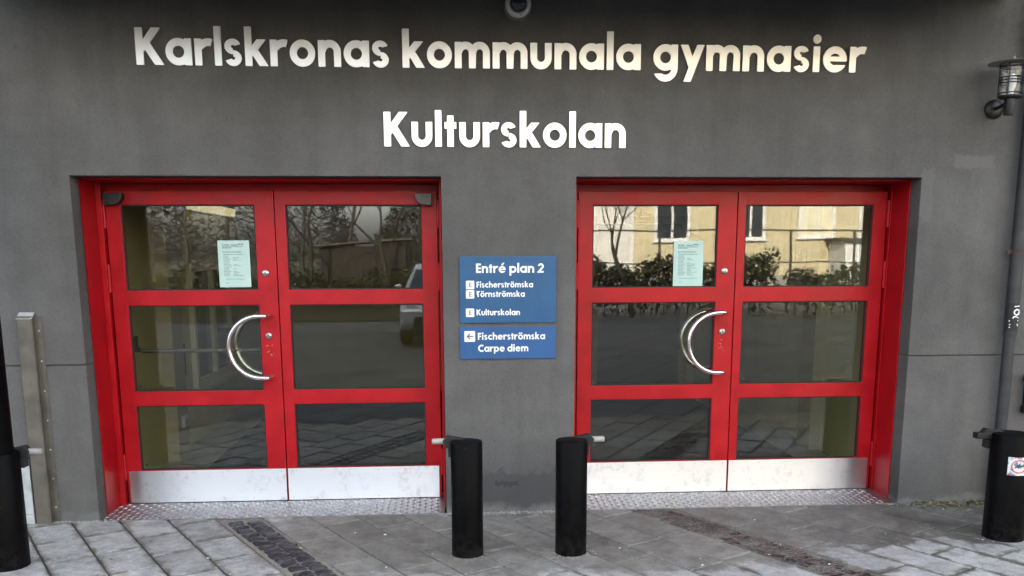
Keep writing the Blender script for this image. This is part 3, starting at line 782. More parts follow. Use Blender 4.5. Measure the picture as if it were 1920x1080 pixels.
for tx, xr, yb in (('Fischerströmska', 999.5, 539.3), ('Törnströmska', 984, 556.9), ('Kulturskolan', 975, 591.4)):
    sign_line(s1, o1, tx, 893.5, xr, yb, 11.2)
    sign_badge(s1, o1, 873.5, yb - 13, 889.5, yb + 3, 'E')
s2, o2 = blue_sign(pxs(862, 613), pxs(1042, 671.5), M['blue2'], 'smaller lower blue direction sign on the pillar, with a left arrow')
sign_line(s2, o2, 'Fischerströmska', 896, 1022, 637.2, 13)
sign_line(s2, o2, 'Carpe diem', 896.5, 990.5, 659.6, 13.2)
sign_badge(s2, o2, 870.5, 620.8, 891, 640.8, '<')

# ================================================================== WALL FITTINGS
# dome camera
zc_ = 3.207; xc_ = .219
dc = tag(empty('security_camera', (xc_, 0, zc_)), 'white round dome security camera high on the wall above the lettering', 'camera')
MB().lathe([(.084, -.001), (.084, -.030), (.080, -.040), (.080, -.052), (.078, -.060)], (0, 0, 0), 'y', 40).build('base', M['greyplastic'], dc, True)
MB().lathe([(.077, -.0602), (.079, -.075), (.076, -.090), (.058, -.098), (.052, -.094)], (0, 0, 0), 'y', 40).build('bezel', M['whiteplastic'], dc, True)
MB().lathe([(.0515 * math.cos(a), -.092 - .045 * math.sin(a)) for a in np.linspace(0, math.pi / 2, 9)], (0, 0, 0), 'y', 32).build('dome', M['farpane'], dc, True)
MB().lathe([(.004, -.0985), (0, -.0995)], (.012, 0, -.067), 'y', 10).build('screw', M['rubber'], dc)
# wall lamps
def wall_lamp(X, Z, label):
    r_ = tag(empty('wall_lamp', (X, 0, Z)), label, 'lamp', 'wall lamps beside the lettering')
    MB().lathe([(.060, -.001), (.060, -.014), (.052, -.024), (.030, -.030), (0, -.031)], (0, 0, 0), 'y', 28).build('wall_plate', M['blackmetal'], r_, True)
    lx, ly = -.008, -.185
    MB().tube([(0, -.02, 0), (-.004, -.08, .004), (lx, ly + .028, .015)], .011, 10).build('arm', M['blackmetal'], r_, True)
    MB().lathe([(0, -.062), (.030, -.062), (.032, -.057), (.032, .036), (.066, .040), (.070, .046), (.070, .054), (.05, .057)], (lx, ly, 0), 'z', 28).build('holder', M['blackmetal'], r_, True)
    gz0, gz1 = .058, .246
    MB().lathe([(.058, gz0), (.058, gz1)], (lx, ly, 0), 'z', 32).build('glass_cylinder', M['clearglass'], r_, True)
    cg = MB()
    for k in range(4):
        a = R(45 + 90 * k); x_, y_ = lx + .071 * math.cos(a), ly + .071 * math.sin(a); cg.tube([(x_, y_, .050), (x_, y_, gz1 + .012)], .0042, 6)
    for z_ in (.068, .128, .145, .162, .226, gz1 + .004):
        cg.tube([(lx + .071 * math.cos(2 * math.pi * i / 32), ly + .071 * math.sin(2 * math.pi * i / 32), z_) for i in range(32)], .0038, 6, closed=True)
    cg.build('cage', M['blackmetal'], r_, True)
    MB().lathe([(.140, gz1 + .002), (.143, gz1 + .006), (.10, gz1 + .014), (.03, gz1 + .026), (.012, gz1 + .030), (.012, gz1 + .042), (0, gz1 + .046)], (lx, ly, 0), 'z', 40).build('brim', M['brim'], r_, True)
    MB().lathe([(.018, gz0), (.018, gz0 + .03), (.026, gz0 + .045), (.030, gz0 + .075), (.027, gz0 + .105), (.014, gz0 + .125), (0, gz0 + .13)], (lx, ly, 0), 'z', 20).build('bulb', M['bulb'], r_, True)
wall_lamp(3.312, 2.628, 'black caged wall lamp with clear glass, high on the wall near the drainpipe')
wall_lamp(-3.13, 2.628, 'black caged wall lamp at the far left end of the wall')
# drain pipe
dp = tag(empty('drainpipe', (3.523, -.07, 0)), 'dark grey drainpipe running down the wall at the right edge', 'drainpipe')
MB().tube([(0, 0, 0), (0, 0, 1.17)], .037, 20).build('lower_pipe', M['pipe'], dp, True)
MB().tube([(0, 0, 1.172), (0, 0, 9.3)], .043, 20).build('upper_pipe', M['pipe'], dp, True)
for z_ in (1.72, 4.2, 6.7):
    k_ = MB().lathe([(.044, -.016), (.049, -.016), (.049, .016), (.044, .016)], (0, 0, z_), 'z', 24); k_.box(-.075, -.045, -.008, .004, z_ - .014, z_ + .014); k_.box(-.012, .012, .04, .072, z_ - .01, z_ + .01)
    k_.build('clamp', M['rust'], dp, True)
MB().lathe([(.0385, .50), (.0390, .502), (.0390, .515), (.0385, .517)], (0, 0, 0), 'z', 20).build('collar', M['pipe'], dp, True)
def on_cyl(o, rad, a, z): return (o[0] + rad * math.sin(a), o[1] - rad * math.cos(a), z)
st = MB()
for i in range(9):
    a0, a1 = R(-75 + i * 15), R(-75 + i * 15 + 15)
    st.add([on_cyl((0, 0), .0437, a0, 1.20), on_cyl((0, 0), .0437, a1, 1.20), on_cyl((0, 0), .0437, a1, 1.385), on_cyl((0, 0), .0437, a0, 1.385)], [(0, 1, 2, 3)])
stick = st.build('sticker', M['blackmetal'], dp)
def mark(pts, rad=.0035):
    return [on_cyl((0, 0), .0442, R(a), z) for a, z in pts], rad
mk_ = MB()
for pts in ([(-45, 1.225), (35, 1.238)], [(-45, 1.243), (32, 1.245)], [(-50, 1.268), (35, 1.270)], [(-20, 1.285), (-14, 1.295), (5, 1.296), (32, 1.288)], [(-15, 1.362), (30, 1.366)]):
    q, rd = mark(pts, .0045); mk_.tube(q, rd, 6)
mk_.tube([on_cyl((0, 0), .0442, R(10 + 24 * math.cos(a)), 1.325 + .018 * math.sin(a)) for a in np.linspace(0, 2 * math.pi, 13)[:-1]], .0055, 6, closed=True)
mk_.build('sticker_print', M['print_white'], stick)
# cabinet at the very edge
bxr = tag(empty('meter_box', (3.825, 0, .63)), 'small black wall box beside the drainpipe at the right edge', 'box')
MB().box(-.125, .15, -.09, -.001, .02, .26).build('body', M['blackmetal'], bxr, bevel=.006); MB().box(-.15, -.1252, -.07, -.03, .225, .275).build('hinge', M['blackmetal'], bxr); MB().box(-.15, -.1252, -.07, -.03, .005, .055).build('hinge', M['blackmetal'], bxr)
# steel channel on the left
ch = tag(empty('steel_channel', (-2.86, 0, 0)), 'weathered steel channel standing upright against the wall left of the doors', 'channel')
MB().prism([(-.062, -.001), (-.062, -.055), (.016, -.055), (.028, -.043), (.028, -.006), (.068, -.006), (.068, -.001)], 0, 1.345, 'z').build('profile', M['galv'], ch, bevel=.002)
MB().prism([(-.001, 1.36), (-.055, 1.325), (-.058, 1.33), (-.001, 1.366)], -.064, .03, 'x').build('top_cap', M['galv_light'], ch)
for z_ in np.linspace(.1, 1.25, 7): MB().lathe([(.006, -.006), (.005, -.010), (0, -.0105)], (.048, 0, float(z_)), 'y', 8).build('rivet', M['galv_light'], ch)
pl = tag(empty('sheet_metal_box', (-2.985, 0, 0)), 'low pale sheet metal box behind the tall black post, beside the steel channel', 'box')
MB().box(-.09, .045, -.04, -.001, .06, .43).build('cover', M['galv_light'], pl, bevel=.003); MB().box(-.10, .05, -.05, -.001, 0, .058).build('foot', M['galv_light'], pl, bevel=.003); MB().box(-.09, .045, -.043, -.001, .432, .47).build('lid', M['galv'], pl, bevel=.003)

# ================================================================== BOLLARDS
def bollard(x, y, rad, h, label, arm_dir, white=True, name='bollard', cat='bollard', group='black bollards in front of the doors'):
    r_ = tag(empty(name, (x, y, 0)), label, cat, group)
    MB().lathe([(rad + .001, -.02), (rad, .01), (rad, h - .008), (rad - .004, h - .002), (rad - .012, h), (rad - .03, h + .002), (0, h + .003)], (0, 0, 0), 'z', 40).build('tube', M['black'], r_, True)
    s = arm_dir
    p = [(s * (rad * .15), h + .002), (s * (rad + .02), h + .022), (s * (rad + .045), h - .008), (s * (rad + .03), h - .045), (s * (rad - .01), h - .055)]
    MB().prism(p, -.005 + rad * .35, .045 + rad * .35, 'y').build('bracket', M['blackmetal'], r_, bevel=.003)
    yb = .02 + rad * .35
    MB().box(min(s * (rad - .012), s * (rad + .014)), max(s * (rad - .012), s * (rad + .014)), yb - .03, yb + .03, h - .10, h - .05).build('clamp', M['blackmetal'], r_, bevel=.002)
    if white: MB().lathe([(0, 0), (.016, 0), (.018, .004), (.0165, .075), (.012, .080), (0, .080)] if s > 0 else [(0, 0), (.016, 0), (.018, -.004), (.0165, -.075), (.012, -.080), (0, -.080)], (s * (rad + .026), yb, h - .012), 'x', 16).build('stub', M['dirtywhite'], r_, True)
    return r_
bollard(-.141, -.862, .091, .672, 'black bollard between the doors, the left of the middle pair', -1)
bollard(.461, -.872, .091, .672, 'black bollard between the doors, the right of the middle pair', 1)
b3 = bollard(3.135, -.80, .117, .650, 'wide black bollard with a round sticker near the drainpipe', -1, False)
MB().box(-.205, -.10, .02, .075, .612, .648).build('arm', M['blackmetal'], b3, bevel=.003)
b3p = MB()
for i in range(6):
    a0, a1 = R(-38 + i * 10), R(-28 + i * 10)
    b3p.add([on_cyl((0, 0), .1176, a0, .415), on_cyl((0, 0), .1176, a1, .415), on_cyl((0, 0), .1176, a1, .525), on_cyl((0, 0), .1176, a0, .525)], [(0, 1, 2, 3)])
def mk_sticker():
    t = NT('busy_sticker_print'); v = t.n('TexVoronoi'); t.put(v.inputs['Vector'], t.obj()); v.inputs['Scale'].default_value = 48
    c = t.mix(t.ramp(t.xyz(v.outputs['Color'])[0], .60, .66), (.70, .70, .69), t.mix(t.xyz(v.outputs['Color'])[1], (.45, .12, .10), (.12, .26, .40)))
    return t.pbr(c, .5)
stk3 = b3p.build('sticker', mk_sticker(), b3)
rg = MB().tube([on_cyl((0, 0), .1180, R(-8 + 20 * math.cos(a)), .470 + .038 * math.sin(a)) for a in np.linspace(0, 2 * math.pi, 21)[:-1]], .004, 6, closed=True)
rg.build('sticker_ring', simple('faded_red_print', (.55, .16, .14), .6, 0, .3, 90), stk3)
fg = MB()
for pts in ([(-20, .462), (-8, .478), (6, .470)], [(-14, .480), (-4, .465), (8, .486)], [(-6, .490), (-10, .462)]):
    fg.tube([on_cyl((0, 0), .1180, R(a), z) for a, z in pts], .0042, 6)
fg.build('sticker_figure', simple('dark_green_print', (.06, .10, .09), .6, 0, .3, 90), stk3)
pbp = simple('pale_blue_print', (.30, .45, .62), .6, 0, .3, 90)
for a_, z_ in ((-33, .43), (-31, .515), (14, .43), (16, .512)): MB().tube([on_cyl((0, 0), .1180, R(a_), z_), on_cyl((0, 0), .1180, R(a_ + 5), z_ + .008)], .006, 6).build('sticker_corner', pbp, stk3)
b0 = bollard(-2.722, -.872, .112, .655, 'tall black post with a thicker lower sleeve at the left edge', 1, True, 'post', 'post', None)
MB().tube([(-.012, 0, .65), (-.012, 0, 2.6)], .098, 32).build('upper_tube', M['black'], b0, True)
MB().lathe([(.016, 0), (.013, -.008), (0, -.011)], (.050, -.086, 1.17), 'y', 14).build('white_cap', M['whiteplastic'], b0, True)

# ================================================================== SMALL THINGS ON THE GROUND
litter_me = []
for q in range(4):
    a, b, c = random.uniform(.007, .012), random.uniform(.004, .007), random.uniform(.003, .005)
    litter_me.append(MB().add([(-a, -b, 0), (a, -b * .8, 0), (a * .9, b, 0), (-a * .8, b * .9, 0), (-a * .8, -b * .7, c), (a * .8, -b * .6, c * 1.2), (a * .7, b * .7, c), (-a * .6, b * .6, c * .9)],
                              [(0, 3, 2, 1), (4, 5, 6, 7), (0, 1, 5, 4), (1, 2, 6, 5), (2, 3, 7, 6), (3, 0, 4, 7)]).mesh('litter_scrap', M['litter']))
for i, (a, b) in enumerate([(1442, 1040), (1317, 1060), (1313, 1048), (1463, 1021), (1415, 975), (1720, 945), (1768, 955), (1242, 1050), (666, 999), (722, 1003), (812, 1039), (1162, 1028), (724, 1064), (564, 1028), (130, 1047), (390, 1047), (432, 1077), (1555, 1058), (1660, 1000)]):
    p = gnd(a, b); o = link(litter_me[i % 4], 'litter_scrap'); o.location = (p.x, p.y, .001); o.rotation_euler = (0, 0, random.uniform(0, 6)); k_ = random.uniform(.5, .95); o.scale = (k_, k_, k_)
    tag(o, 'small pale scrap of litter lying on the grey paving', 'litter', 'scraps of litter on the paving')
cr = MB()
def crumb(x, y, s, z=.0):
    vs = [(x + random.uniform(-s, s), y + random.uniform(-s, s), z + q * s * random.uniform(.5, 1)) for q in (0, 0, 0, 1)]
    cr.add(vs, [(0, 1, 2), (0, 1, 3), (1, 2, 3), (0, 2, 3)])
for i in range(700):
    crumb(random.uniform(X2 - .05, X3 + .05), -abs(random.gauss(0, .035)) - .004, random.uniform(.003, .009))
for i in range(500): crumb(random.uniform(-3.2, X1 + .12), -abs(random.gauss(0, .025)) - .004, random.uniform(.003, .008))
for i in range(260): crumb(random.uniform(X4 - .1, 4), -abs(random.gauss(0, .03)) - .004, random.uniform(.003, .008))
for (bx_, by_, br_) in ((-.141, -.862, .091), (.461, -.872, .091), (3.135, -.80, .117)):
    for i in range(150):
        a = random.uniform(0, 6.28); d = br_ + abs(random.gauss(0, .03)) + .003; crumb(bx_ + d * math.cos(a), by_ + d * math.sin(a), random.uniform(.002, .007))
for i in range(900): crumb(random.uniform(-3, 4), random.uniform(-1.9, -.02), random.uniform(.0012, .004))
o = cr.build('mortar_crumbs', M['crumb'], weld=False); tag(o, 'pale mortar crumbs and grit scattered along the wall foot', 'grit', kind='stuff')
# dirt and twigs over the right strip of setts
dt = MB(); tw = MB()
n_u, n_v = 90, 8
va, vb_ = V0 + 8 * PITCH_V + .004, V0 + 9 * PITCH_V - .004
idx = {}
for i in range(n_u + 1):
    for j in range(n_v + 1):
        u_ = .35 + 2.6 * i / n_u; v_ = va + (vb_ - va) * j / n_v
        p = DU * u_ + DV * v_
        z_ = -.010 + (.010 if u_ < 1.7 else .005) * math.sin(math.pi * j / n_v) * (.35 + .65 * random.random()) + .004 * math.sin(u_ * 23) * random.random()
        idx[i, j] = len(dt.v); dt.v.append((p.x, p.y, z_))
for i in range(n_u):
    for j in range(n_v):
        q = (idx[i, j], idx[i + 1, j], idx[i + 1, j + 1], idx[i, j + 1])
        if all(dt.v[k][1] < -.01 for k in q): dt.f.append(q)
o = dt.build('strip_dirt', M['soil'], smooth=True); tag(o, 'dark leafy dirt filling the sett strip before the right door', 'dirt', kind='stuff')
for i in range(230):
    u_ = random.uniform(.5, 2.6); v_ = random.uniform(va + .02, vb_ - .02); p = DU * u_ + DV * v_
    if p.y > -.03: continue
    a = random.uniform(0, 3.14); l = random.uniform(.012, .045)
    tw.tube([(p.x - l * math.cos(a), p.y - l * math.sin(a), .002), (p.x + random.uniform(-.006, .006), p.y + random.uniform(-.006, .006), random.uniform(.003, .010)), (p.x + l * math.cos(a), p.y + l * math.sin(a), .003)], random.uniform(.0012, .0028), 4)
o = tw.build('twig_litter', M['twig'], weld=False); tag(o, 'reddish brown twigs and leaf stems lying on the strip of dirt', 'twigs', kind='stuff')
lf = MB()
for i in range(260):
    x_, y_ = random.uniform(2.95, 4.0), -abs(random.gauss(.02, .10)) - .01
    a = random.uniform(0, 6.28); s = random.uniform(.010, .026); n_ = Vector((random.uniform(-.5, .5), random.uniform(-.5, .5), 1)).normalized()
    t1 = Vector((math.cos(a), math.sin(a), 0)); t1 = (t1 - n_ * t1.dot(n_)).normalized(); t2 = n_.cross(t1); c = Vector((x_, y_, random.uniform(.006, .016)))
    lf.add([c - t1 * s, c - t2 * s * .5 + n_ * .003, c + t1 * s, c + t2 * s * .5 + n_ * .003], [(0, 1, 2), (0, 2, 3)])
o = lf.build('fallen_leaves', M['leaf_dead'], weld=False); tag(o, 'dead leaves gathered at the wall foot behind the right bollard', 'leaves', kind='stuff')

# ================================================================== INSIDE THE ENTRANCE
mt = MB().box(-2.22, 2.68, .55, 5.6, 0, .008).build('entrance_mat', M['mat']); tag(mt, 'dark navy entrance mat on the floor behind the glass doors', 'mat')
def inner_window():
    r_ = tag(empty('inner_window', (-2.62, 3.35, 1.02)), 'pale framed inner window seen through the left door', 'window')
    y0, y1, z0, z1 = -.72, .72, -.52, .62
    f = MB().box(.001, .05, y0, y0 + .07, z0, z1).box(.001, .05, y1 - .07, y1, z0, z1).box(.001, .05, y0 + .07, y1 - .07, z0, z0 + .07).box(.001, .05, y0 + .07, y1 - .07, z1 - .07, z1).box(.001, .055, -.04, .04, z0 + .07, z1 - .07)
    f.build('frame', M['winwhite'], r_)
    MB().box(.004, .012, y0 + .07, -.04, z0 + .07, z1 - .07).build('pane', M['innerglass'], r_); MB().box(.004, .012, .04, y1 - .07, z0 + .07, z1 - .07).build('pane', M['innerglass'], r_)
    MB().box(.001, .11, y0 - .05, y1 + .05, z0 - .04, z0 - .001).build('sill', M['winwhite'], r_)
inner_window()
for y_, nm in ((2.15, 'black bar handle on the inner wall, nearer one, behind the crash bar'), (3.72, 'black bar handle on the inner wall, farther one, behind the crash bar')):
    o = tag(empty('bar_handle', (-2.62, y_, .8)), nm, 'handle', 'black bars on the inner wall')
    if y_ < 3: MB().box(.04, .075, -.03, .03, -.12, .16).build('grip', M['rubber'], o, bevel=.004); MB().box(.001, .041, -.015, .015, -.02, .06).build('bracket', M['rubber'], o)
    else: MB().box(.14, .175, -.03, .03, .0, .30).build('grip', M['rubber'], o, bevel=.004); MB().box(.001, .141, -.015, .015, .12, .18).build('bracket', M['rubber'], o)
so = tag(empty('socket', (-2.52, 1.9, .32)), 'white wall socket low on the inner wall behind the left door', 'socket')
MB().box(.001, .03, -.06, .06, -.05, .05).build('plate', M['whiteplastic'], so, bevel=.004); MB().box(.0302, .033, -.03, .03, -.02, .02).build('insert', M['dirtywhite'], so)
cl = tag(empty('inner_wall_lamp', (-2.62, 3.5, 2.17)), 'long lit wall lamp above the inner window behind the left door', 'lamp')
MB().box(.001, .03, -.85, .85, -.045, .045).build('housing', M['whiteplastic'], cl); MB().box(.0305, .09, -.83, .83, -.04, .04).build('diffuser', M['lampglow'], cl, bevel=.01)
ind = tag(empty('inner_door', (2.45, 5.99, 0)), 'dark inner door with an ochre frame seen through the right door', 'door')
MB().box(-.75, .35, -.05, -.001, .02, 2.1).build('door_panel', M['darkdoor'], ind); MB().box(-.86, -.752, -.08, -.001, 0, 2.2).build('door_post', M['ochre'], ind); MB().box(.352, .46, -.08, -.001, 0, 2.2).build('door_post', M['ochre'], ind); MB().box(-.752, .352, -.08, -.001, 2.102, 2.2).build('door_head', M['ochre'], ind)

# ================================================================== THE STREET BEHIND THE CAMERA, SEEN IN THE GLASS
def mir(y): return 2 * (YD + .022) - y        # a point reflected in the door glass
# opposite building
YB = mir(30.0)
ob = tag(empty('timber_house', (12, YB, 0)), 'yellow and cream timber house across the street, mirrored in the right door', 'building')
def part(mb, nm, mat, par=ob, **kw):
    o = mb.build(nm, mat, par, **kw)
    if par == ob: o.location = -Vector(ob.location)
    return o
wins = [(7.9, 9.05, 2.35, 4.0), (11.2, 12.1, 2.35, 4.0), (13.7, 15.0, 2.45, 4.0), (16.2, 17.4, 2.4, 4.0), (19, 20.2, 2.4, 4.0), (3.6, 4.8, 2.4, 4.0), (.4, 1.6, 2.4, 4.0),
        (7.9, 9.05, 5.6, 7.1), (11.2, 12.4, 5.6, 7.1), (14.4, 15.6, 5.6, 7.1), (17.6, 18.8, 5.6, 7.1), (3.6, 4.8, 5.6, 7.1), (.4, 1.6, 5.6, 7.1)]
part(MB().box(6.9, 24, YB - 9, YB, .9, 10.4), 'yellow_wall', M['yellow']); part(MB().box(-.5, 6.898, YB - 9, YB - .05, .9, 10.4), 'cream_wall', M['cream']); part(MB().box(-.5, 24, YB - 9, YB + .04, -.05, .898), 'plinth', M['plinth'])
def free_of(x):
    return [w for w in wins if w[0] - .14 < x < w[1] + .14]
bt = MB(); bc = MB()
x = -.4
while x < 23.9:
    zs = [.9] + [q for w in sorted(free_of(x), key=lambda w: w[2]) for q in (w[2] - .14, w[3] + .14)] + [10.3]
    tgt = bt if x > 6.92 else bc; yf = YB if x > 6.92 else YB - .05
    for i in range(0, len(zs), 2): tgt.box(x, x + .05, yf, yf + .025, zs[i], zs[i + 1])
    x += .24
o = part(bt, 'batten_cladding', M['yellow']); o['kind'] = 'stuff'; o = part(bc, 'batten_cladding', M['cream']); o['kind'] = 'stuff'
for i, (a, b, c, d) in enumerate(wins):
    yf = YB if a > 6.9 else YB - .05
    f = part(MB().cells([a - .12, a, (a + b) / 2 - .04, (a + b) / 2 + .04, b, b + .12], [c - .12, c, d, d + .12], lambda i_, j_: i_ in (1, 3) and j_ == 1, yf + .001, yf + .06), 'window', M['white'])
    p_ = part(MB().box(a, b, yf + .002, yf + .012, c, d), 'pane', M['blind'] if i in (2, 3) else M['farpane'], f)
    s_ = part(MB().box(a - .18, b + .18, yf + .061, yf + .14, c - .16, c - .10), 'sill', M['white'], f)
part(MB().prism([(YB + .6, 10.2), (YB - 4.5, 13.5), (YB - 9.6, 10.2), (YB - 9.6, 10.4), (YB - 4.5, 13.8), (YB + .6, 10.45)], -.9, 24.4, 'x'), 'roof', M['roof'])
part(MB().box(6.85, 7.0, YB + .0, YB + .05, .9, 10.2), 'corner_board', M['white']); part(MB().box(14.9, 18.6, YB + .03, YB + 1.6, -.05, 2.2), 'porch', M['white']); part(MB().box(14.7, 18.8, YB + .02, YB + 1.8, 2.202, 2.32), 'porch_roof', M['roof'])
# hedge
def leafy(name, x0, x1, y0, y1, z1, n, label, z0=0.0):
    r_ = tag(empty(name, ((x0 + x1) / 2, (y0 + y1) / 2, 0)), label, 'hedge'); o_ = Vector(r_.location)
    m_ = MB()
    for i in range(n):
        x_ = random.uniform(x0, x1); top = z1 * (.84 + .12 * math.sin(x_ * 2.3) + .06 * math.sin(x_ * 7.1) + random.uniform(-.05, .08))
        z_ = z0 + (top - z0) * math.sqrt(random.random()); y_ = random.uniform(y0, y1)
        c = Vector((x_, y_, z_)); a = Vector((random.gauss(0, 1), random.gauss(0, 1), random.gauss(0, 1))).normalized(); b = a.orthogonal().normalized(); s = random.uniform(.04, .10)
        m_.add([c - a * s, c + b * s * .5, c + a * s, c - b * s * .5], [(0, 1, 2, 3)])
    q = m_.build('foliage', M['hedge'], r_, weld=False); q.location = -o_
    st = MB()
    for i in range(int((x1 - x0) / .35)):
        x_ = x0 + .2 + i * .35; st.tube([(x_, (y0 + y1) / 2, -.04), (x_ + random.uniform(-.1, .1), (y0 + y1) / 2 + random.uniform(-.1, .1), z1 * .8)], [.02, .006], 5)
    q = st.build('stems', M['bark'], r_); q.location = -o_; q['kind'] = 'stuff'
leafy('hedge', 2.2, 9.0, mir(20.6), mir(19.2), 1.75, 6500, 'dark clipped hedge across the paving, mirrored in the right door')
leafy('hedge', 9.4, 17, mir(20.2), mir(18.8), 1.5, 4500, 'lower dark hedge before the white porch, mirrored in the right door')
# railing behind the hedge
rl = tag(empty('railing', (9, mir(21.2), 0)), 'thin dark metal railing behind the hedge across the street', 'railing')
MB().box(-7, 9, -.025, .025, 2.38, 2.43).build('top_rail', M['rail'], rl); MB().box(-7, 9, -.02, .02, 1.45, 1.49).build('middle_rail', M['rail'], rl)
for i in range(9):
    MB().box(-7 + 2 * i - .03, -7 + 2 * i + .03, -.03, .03, -.06, 2.379).build('post', M['rail'], rl)
# bare trees
def bare_tree(x, y, h, r0, label, depth=6, spread=.55, seed=1, z=0.0, group='bare trees across the street'):
    rnd = random.Random(seed); root = tag(empty('bare_tree', (x, y, z)), label, 'tree', group)
    tr = MB(); cr_ = MB()
    def grow(p, d, l, r_, k, mb):
        pts = [p]; rr = [r_]; q = p; dd = d
        ns = 3 if k > 2 else 2
        for i in range(ns):
            dd = (dd + Vector((rnd.gauss(0, .10), rnd.gauss(0, .10), rnd.gauss(.03, .06)))).normalized(); q = q + dd * (l / ns); pts.append(q); rr.append(r_ * (1 - .38 * (i + 1) / ns))
        mb.tube(pts, rr, 7 if k > 3 else (5 if k > 1 else 3), cap=False)
        if k == 0: return
        nb = 2 if rnd.random() < .45 else 3
        for i in range(nb):
            ax = Vector((rnd.gauss(0, 1), rnd.gauss(0, 1), rnd.gauss(0, .4))).normalized()
            nd = (dd + ax * rnd.uniform(spread * .6, spread * 1.3)).normalized()
            j = rnd.choice((-1, -1, -2)) if len(pts) > 2 else -1
            grow(pts[j], nd, l * rnd.uniform(.66, .86), rr[j] * rnd.uniform(.60, .80), k - 1, cr_)
    grow(Vector((0, 0, -.05)), Vector((0, 0, 1)), h * .30, r0, depth, tr)
    tr.build('trunk', M['bark'], root, True, weld=False); cr_.build('branches', M['bark'], root, weld=False)
bare_tree(4.75, mir(19.0), 6.0, .085, 'slender bare tree standing in the hedge, mirrored in the right door', 6, .62, 5, group=None)
for i, (x_, yv, h_, lb) in enumerate([(-9.5, 27, 9, 'farthest left bare tree on the bank'), (-7.2, 24, 10, 'tall bare tree on the bank left of the shed'), (-5.6, 28, 11, 'bare tree on the bank close behind the shed on its left'), (-3.9, 25.5, 9, 'bare tree rising directly behind the dark shed'), (-2.4, 29, 11, 'tallest bare tree beyond the dark shed'), (-.9, 26, 8, 'bare tree right of the dark shed'), (.8, 28, 9, 'bare tree nearest the timber house on the bank'), (-12.5, 25, 10, 'bare tree at the far left end of the bank'), (-4.3, 21.4, 6, 'small bare tree before the dark shed on its left'), (-2.1, 21.2, 5, 'small bare tree standing before the dark shed')]):
    bare_tree(x_, mir(yv), h_, .085, lb + ' across the street', 7, .60, 20 + i, z=.9)
wd = MB()
for i in range(60000):
    x_ = random.uniform(-34, 2.5); y_ = mir(random.uniform(33, 38))
    gap = math.exp(-((x_ + 3.6) / 1.5) ** 2)
    top = 7.0 + 1.6 * math.sin(x_ * .55) + 1.0 * math.sin(x_ * 1.7) - 3.9 * gap
    z_ = .6 + (top - .6) * random.random() ** .8
    c = Vector((x_, y_, z_)); a = Vector((random.gauss(0, 1), random.gauss(0, 1), random.gauss(0, 1))).normalized(); b = a.orthogonal().normalized(); q = random.uniform(.08, .30)
    wd.add([c - a * q, c + b * q * .10, c + a * q, c - b * q * .10], [(0, 1, 2, 3)])
tag(wd.build('far_woodland', M['woods'], weld=False), 'dark far woodland behind the bare trees on the bank', 'woodland', kind='stuff')
# grassy bank
bk = MB(); nx, ny = 30, 10; id2 = {}
for i in range(nx + 1):
    for j in range(ny + 1):
        x_ = -26 + 29.5 * i / nx; y_ = mir(18.6) - 14.0 * j / ny
        e = min(1, j / 5.0); e = e * e * (3 - 2 * e); e *= min(1, (3.5 - x_) / 3.0)
        id2[i, j] = len(bk.v); bk.v.append((x_, y_, -.03 + (1.15 + .15 * math.sin(x_ * .8)) * e + random.uniform(0, .06)))
for i in range(nx):
    for j in range(ny): bk.f.append((id2[i, j], id2[i + 1, j], id2[i + 1, j + 1], id2[i, j + 1]))
tag(bk.build('grass_bank', M['grass'], smooth=True), kind='structure')
leafy('shrub_row', -9, -.4, mir(22.0), mir(20.3), 1.35, 5000, 'low dark shrubs on the bank, mirrored in the left door', .2)
sd = tag(empty('garden_shed', (-2.9, mir(24.0), .9)), 'dark flat-roofed timber shed on the bank, mirrored in the left door', 'shed')
MB().box(-1.3, 1.3, -1.2, 1.2, -.1, 1.05).build('wall', M['shed'], sd)
MB().prism([(-1.5, 1.07), (1.5, 1.25), (1.5, 1.32), (-1.5, 1.14)], -1.4, 1.4, 'y').build('roof', M['roof'], sd)
MB().box(-.4, .4, 1.201, 1.24, -.05, .98).build('door', M['shed'], sd)
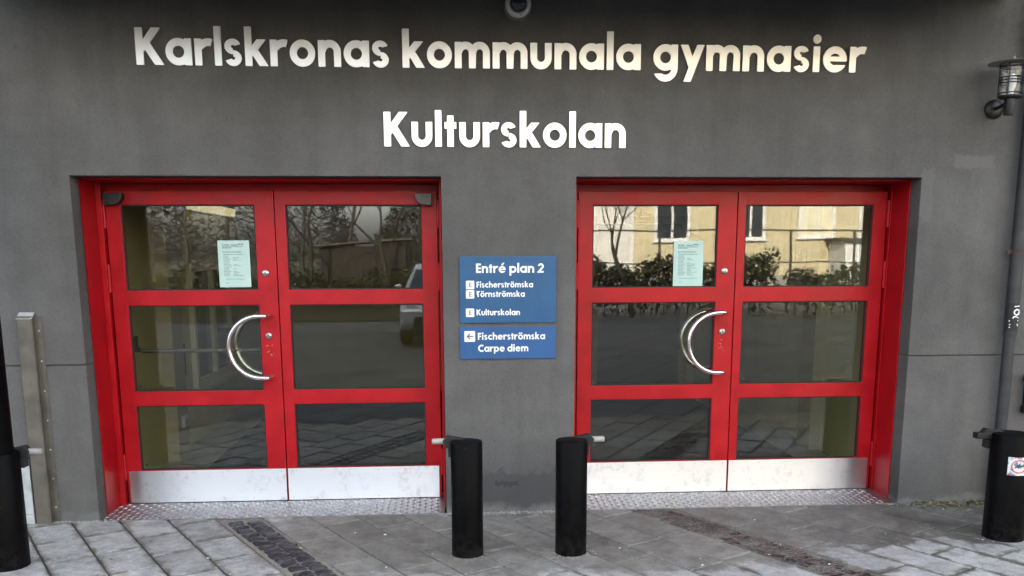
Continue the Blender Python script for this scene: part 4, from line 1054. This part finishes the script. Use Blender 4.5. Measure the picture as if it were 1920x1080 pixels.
# parked car
car = tag(empty('parked_car', (-.30, mir(11.4) - 2.1, -.014)), 'silver car parked facing the school, mirrored in the left door', 'car')
prof = [(-2.1, .30), (-2.12, .62), (-2.02, .88), (-1.80, 1.0), (-1.35, 1.42), (-.9, 1.52), (.1, 1.54), (.55, 1.45), (1.15, 1.03), (1.85, .90), (2.06, .72), (2.12, .42), (2.05, .28)]
def carw(z): return .88 if z < .95 else .88 - (z - .95) * .40
bm_ = MB(); n = len(prof)
bm_.v = [(-carw(z), y, z) for y, z in prof] + [(carw(z), y, z) for y, z in prof]
bm_.f = [tuple(range(n)), tuple(range(2 * n - 1, n - 1, -1))] + [(i, n + i, n + (i + 1) % n, (i + 1) % n) for i in range(n)]
cb_ = bm_.build('body', M['carpaint'], car, bevel=.05)
def cquad(pts, nm, mat, par, th=.012):
    p = [Vector(q) for q in pts]; nrm = (p[1] - p[0]).cross(p[3] - p[0]).normalized()
    return MB().add([q + nrm * th for q in p] + [q - nrm * th for q in p], [(0, 1, 2, 3), (7, 6, 5, 4), (0, 4, 5, 1), (1, 5, 6, 2), (2, 6, 7, 3), (3, 7, 4, 0)]).build(nm, mat, par)
cquad([(-.74, 1.10, 1.075), (.74, 1.10, 1.075), (.62, .60, 1.43), (-.62, .60, 1.43)], 'windscreen', M['carglass'], car)
cquad([(-.72, -1.77, 1.04), (.72, -1.77, 1.04), (.62, -1.40, 1.385), (-.62, -1.40, 1.385)], 'rear_window', M['carglass'], car)
for s in (-1, 1):
    cquad([(s * .862, .95, 1.03), (s * .70, .50, 1.41), (s * .70, -.25, 1.45), (s * .862, -.25, 1.03)], 'side_window', M['carglass'], car); cquad([(s * .862, -.33, 1.03), (s * .70, -.33, 1.45), (s * .71, -1.1, 1.42), (s * .862, -1.55, 1.03)], 'side_window', M['carglass'], car)
    MB().lathe([(0, 2.035), (.12, 2.04), (.13, 2.02), (.13, 1.95)], (s * .66, 0, .70), 'y', 18).build('headlight', M['lampclear'], car, True)
    MB().box(min(s * .89, s * 1.03), max(s * .89, s * 1.03), .86, .96, 1.02, 1.16).build('mirror', M['carpaint'], car, bevel=.02)
    for y_ in (1.30, -1.32):
        w_ = MB().lathe([(.20, -.10), (.31, -.11), (.325, -.06), (.325, .06), (.31, .11), (.20, .10)], (s * .80, y_, .325), 'x', 28).build('wheel', M['rubber'], car, True)
        MB().lathe([(0, .05 * s), (.07, .08 * s), (.19, .07 * s), (.205, .09 * s)], (s * .80, y_, .325), 'x', 20).build('rim', M['rim'], w_, True)
MB().box(-.62, .62, 2.075, 2.13, .38, .58).build('grille', M['rubber'], car, bevel=.01); MB().box(-.85, .85, 2.0, 2.14, .22, .34).build('bumper', M['rubber'], car, bevel=.02)
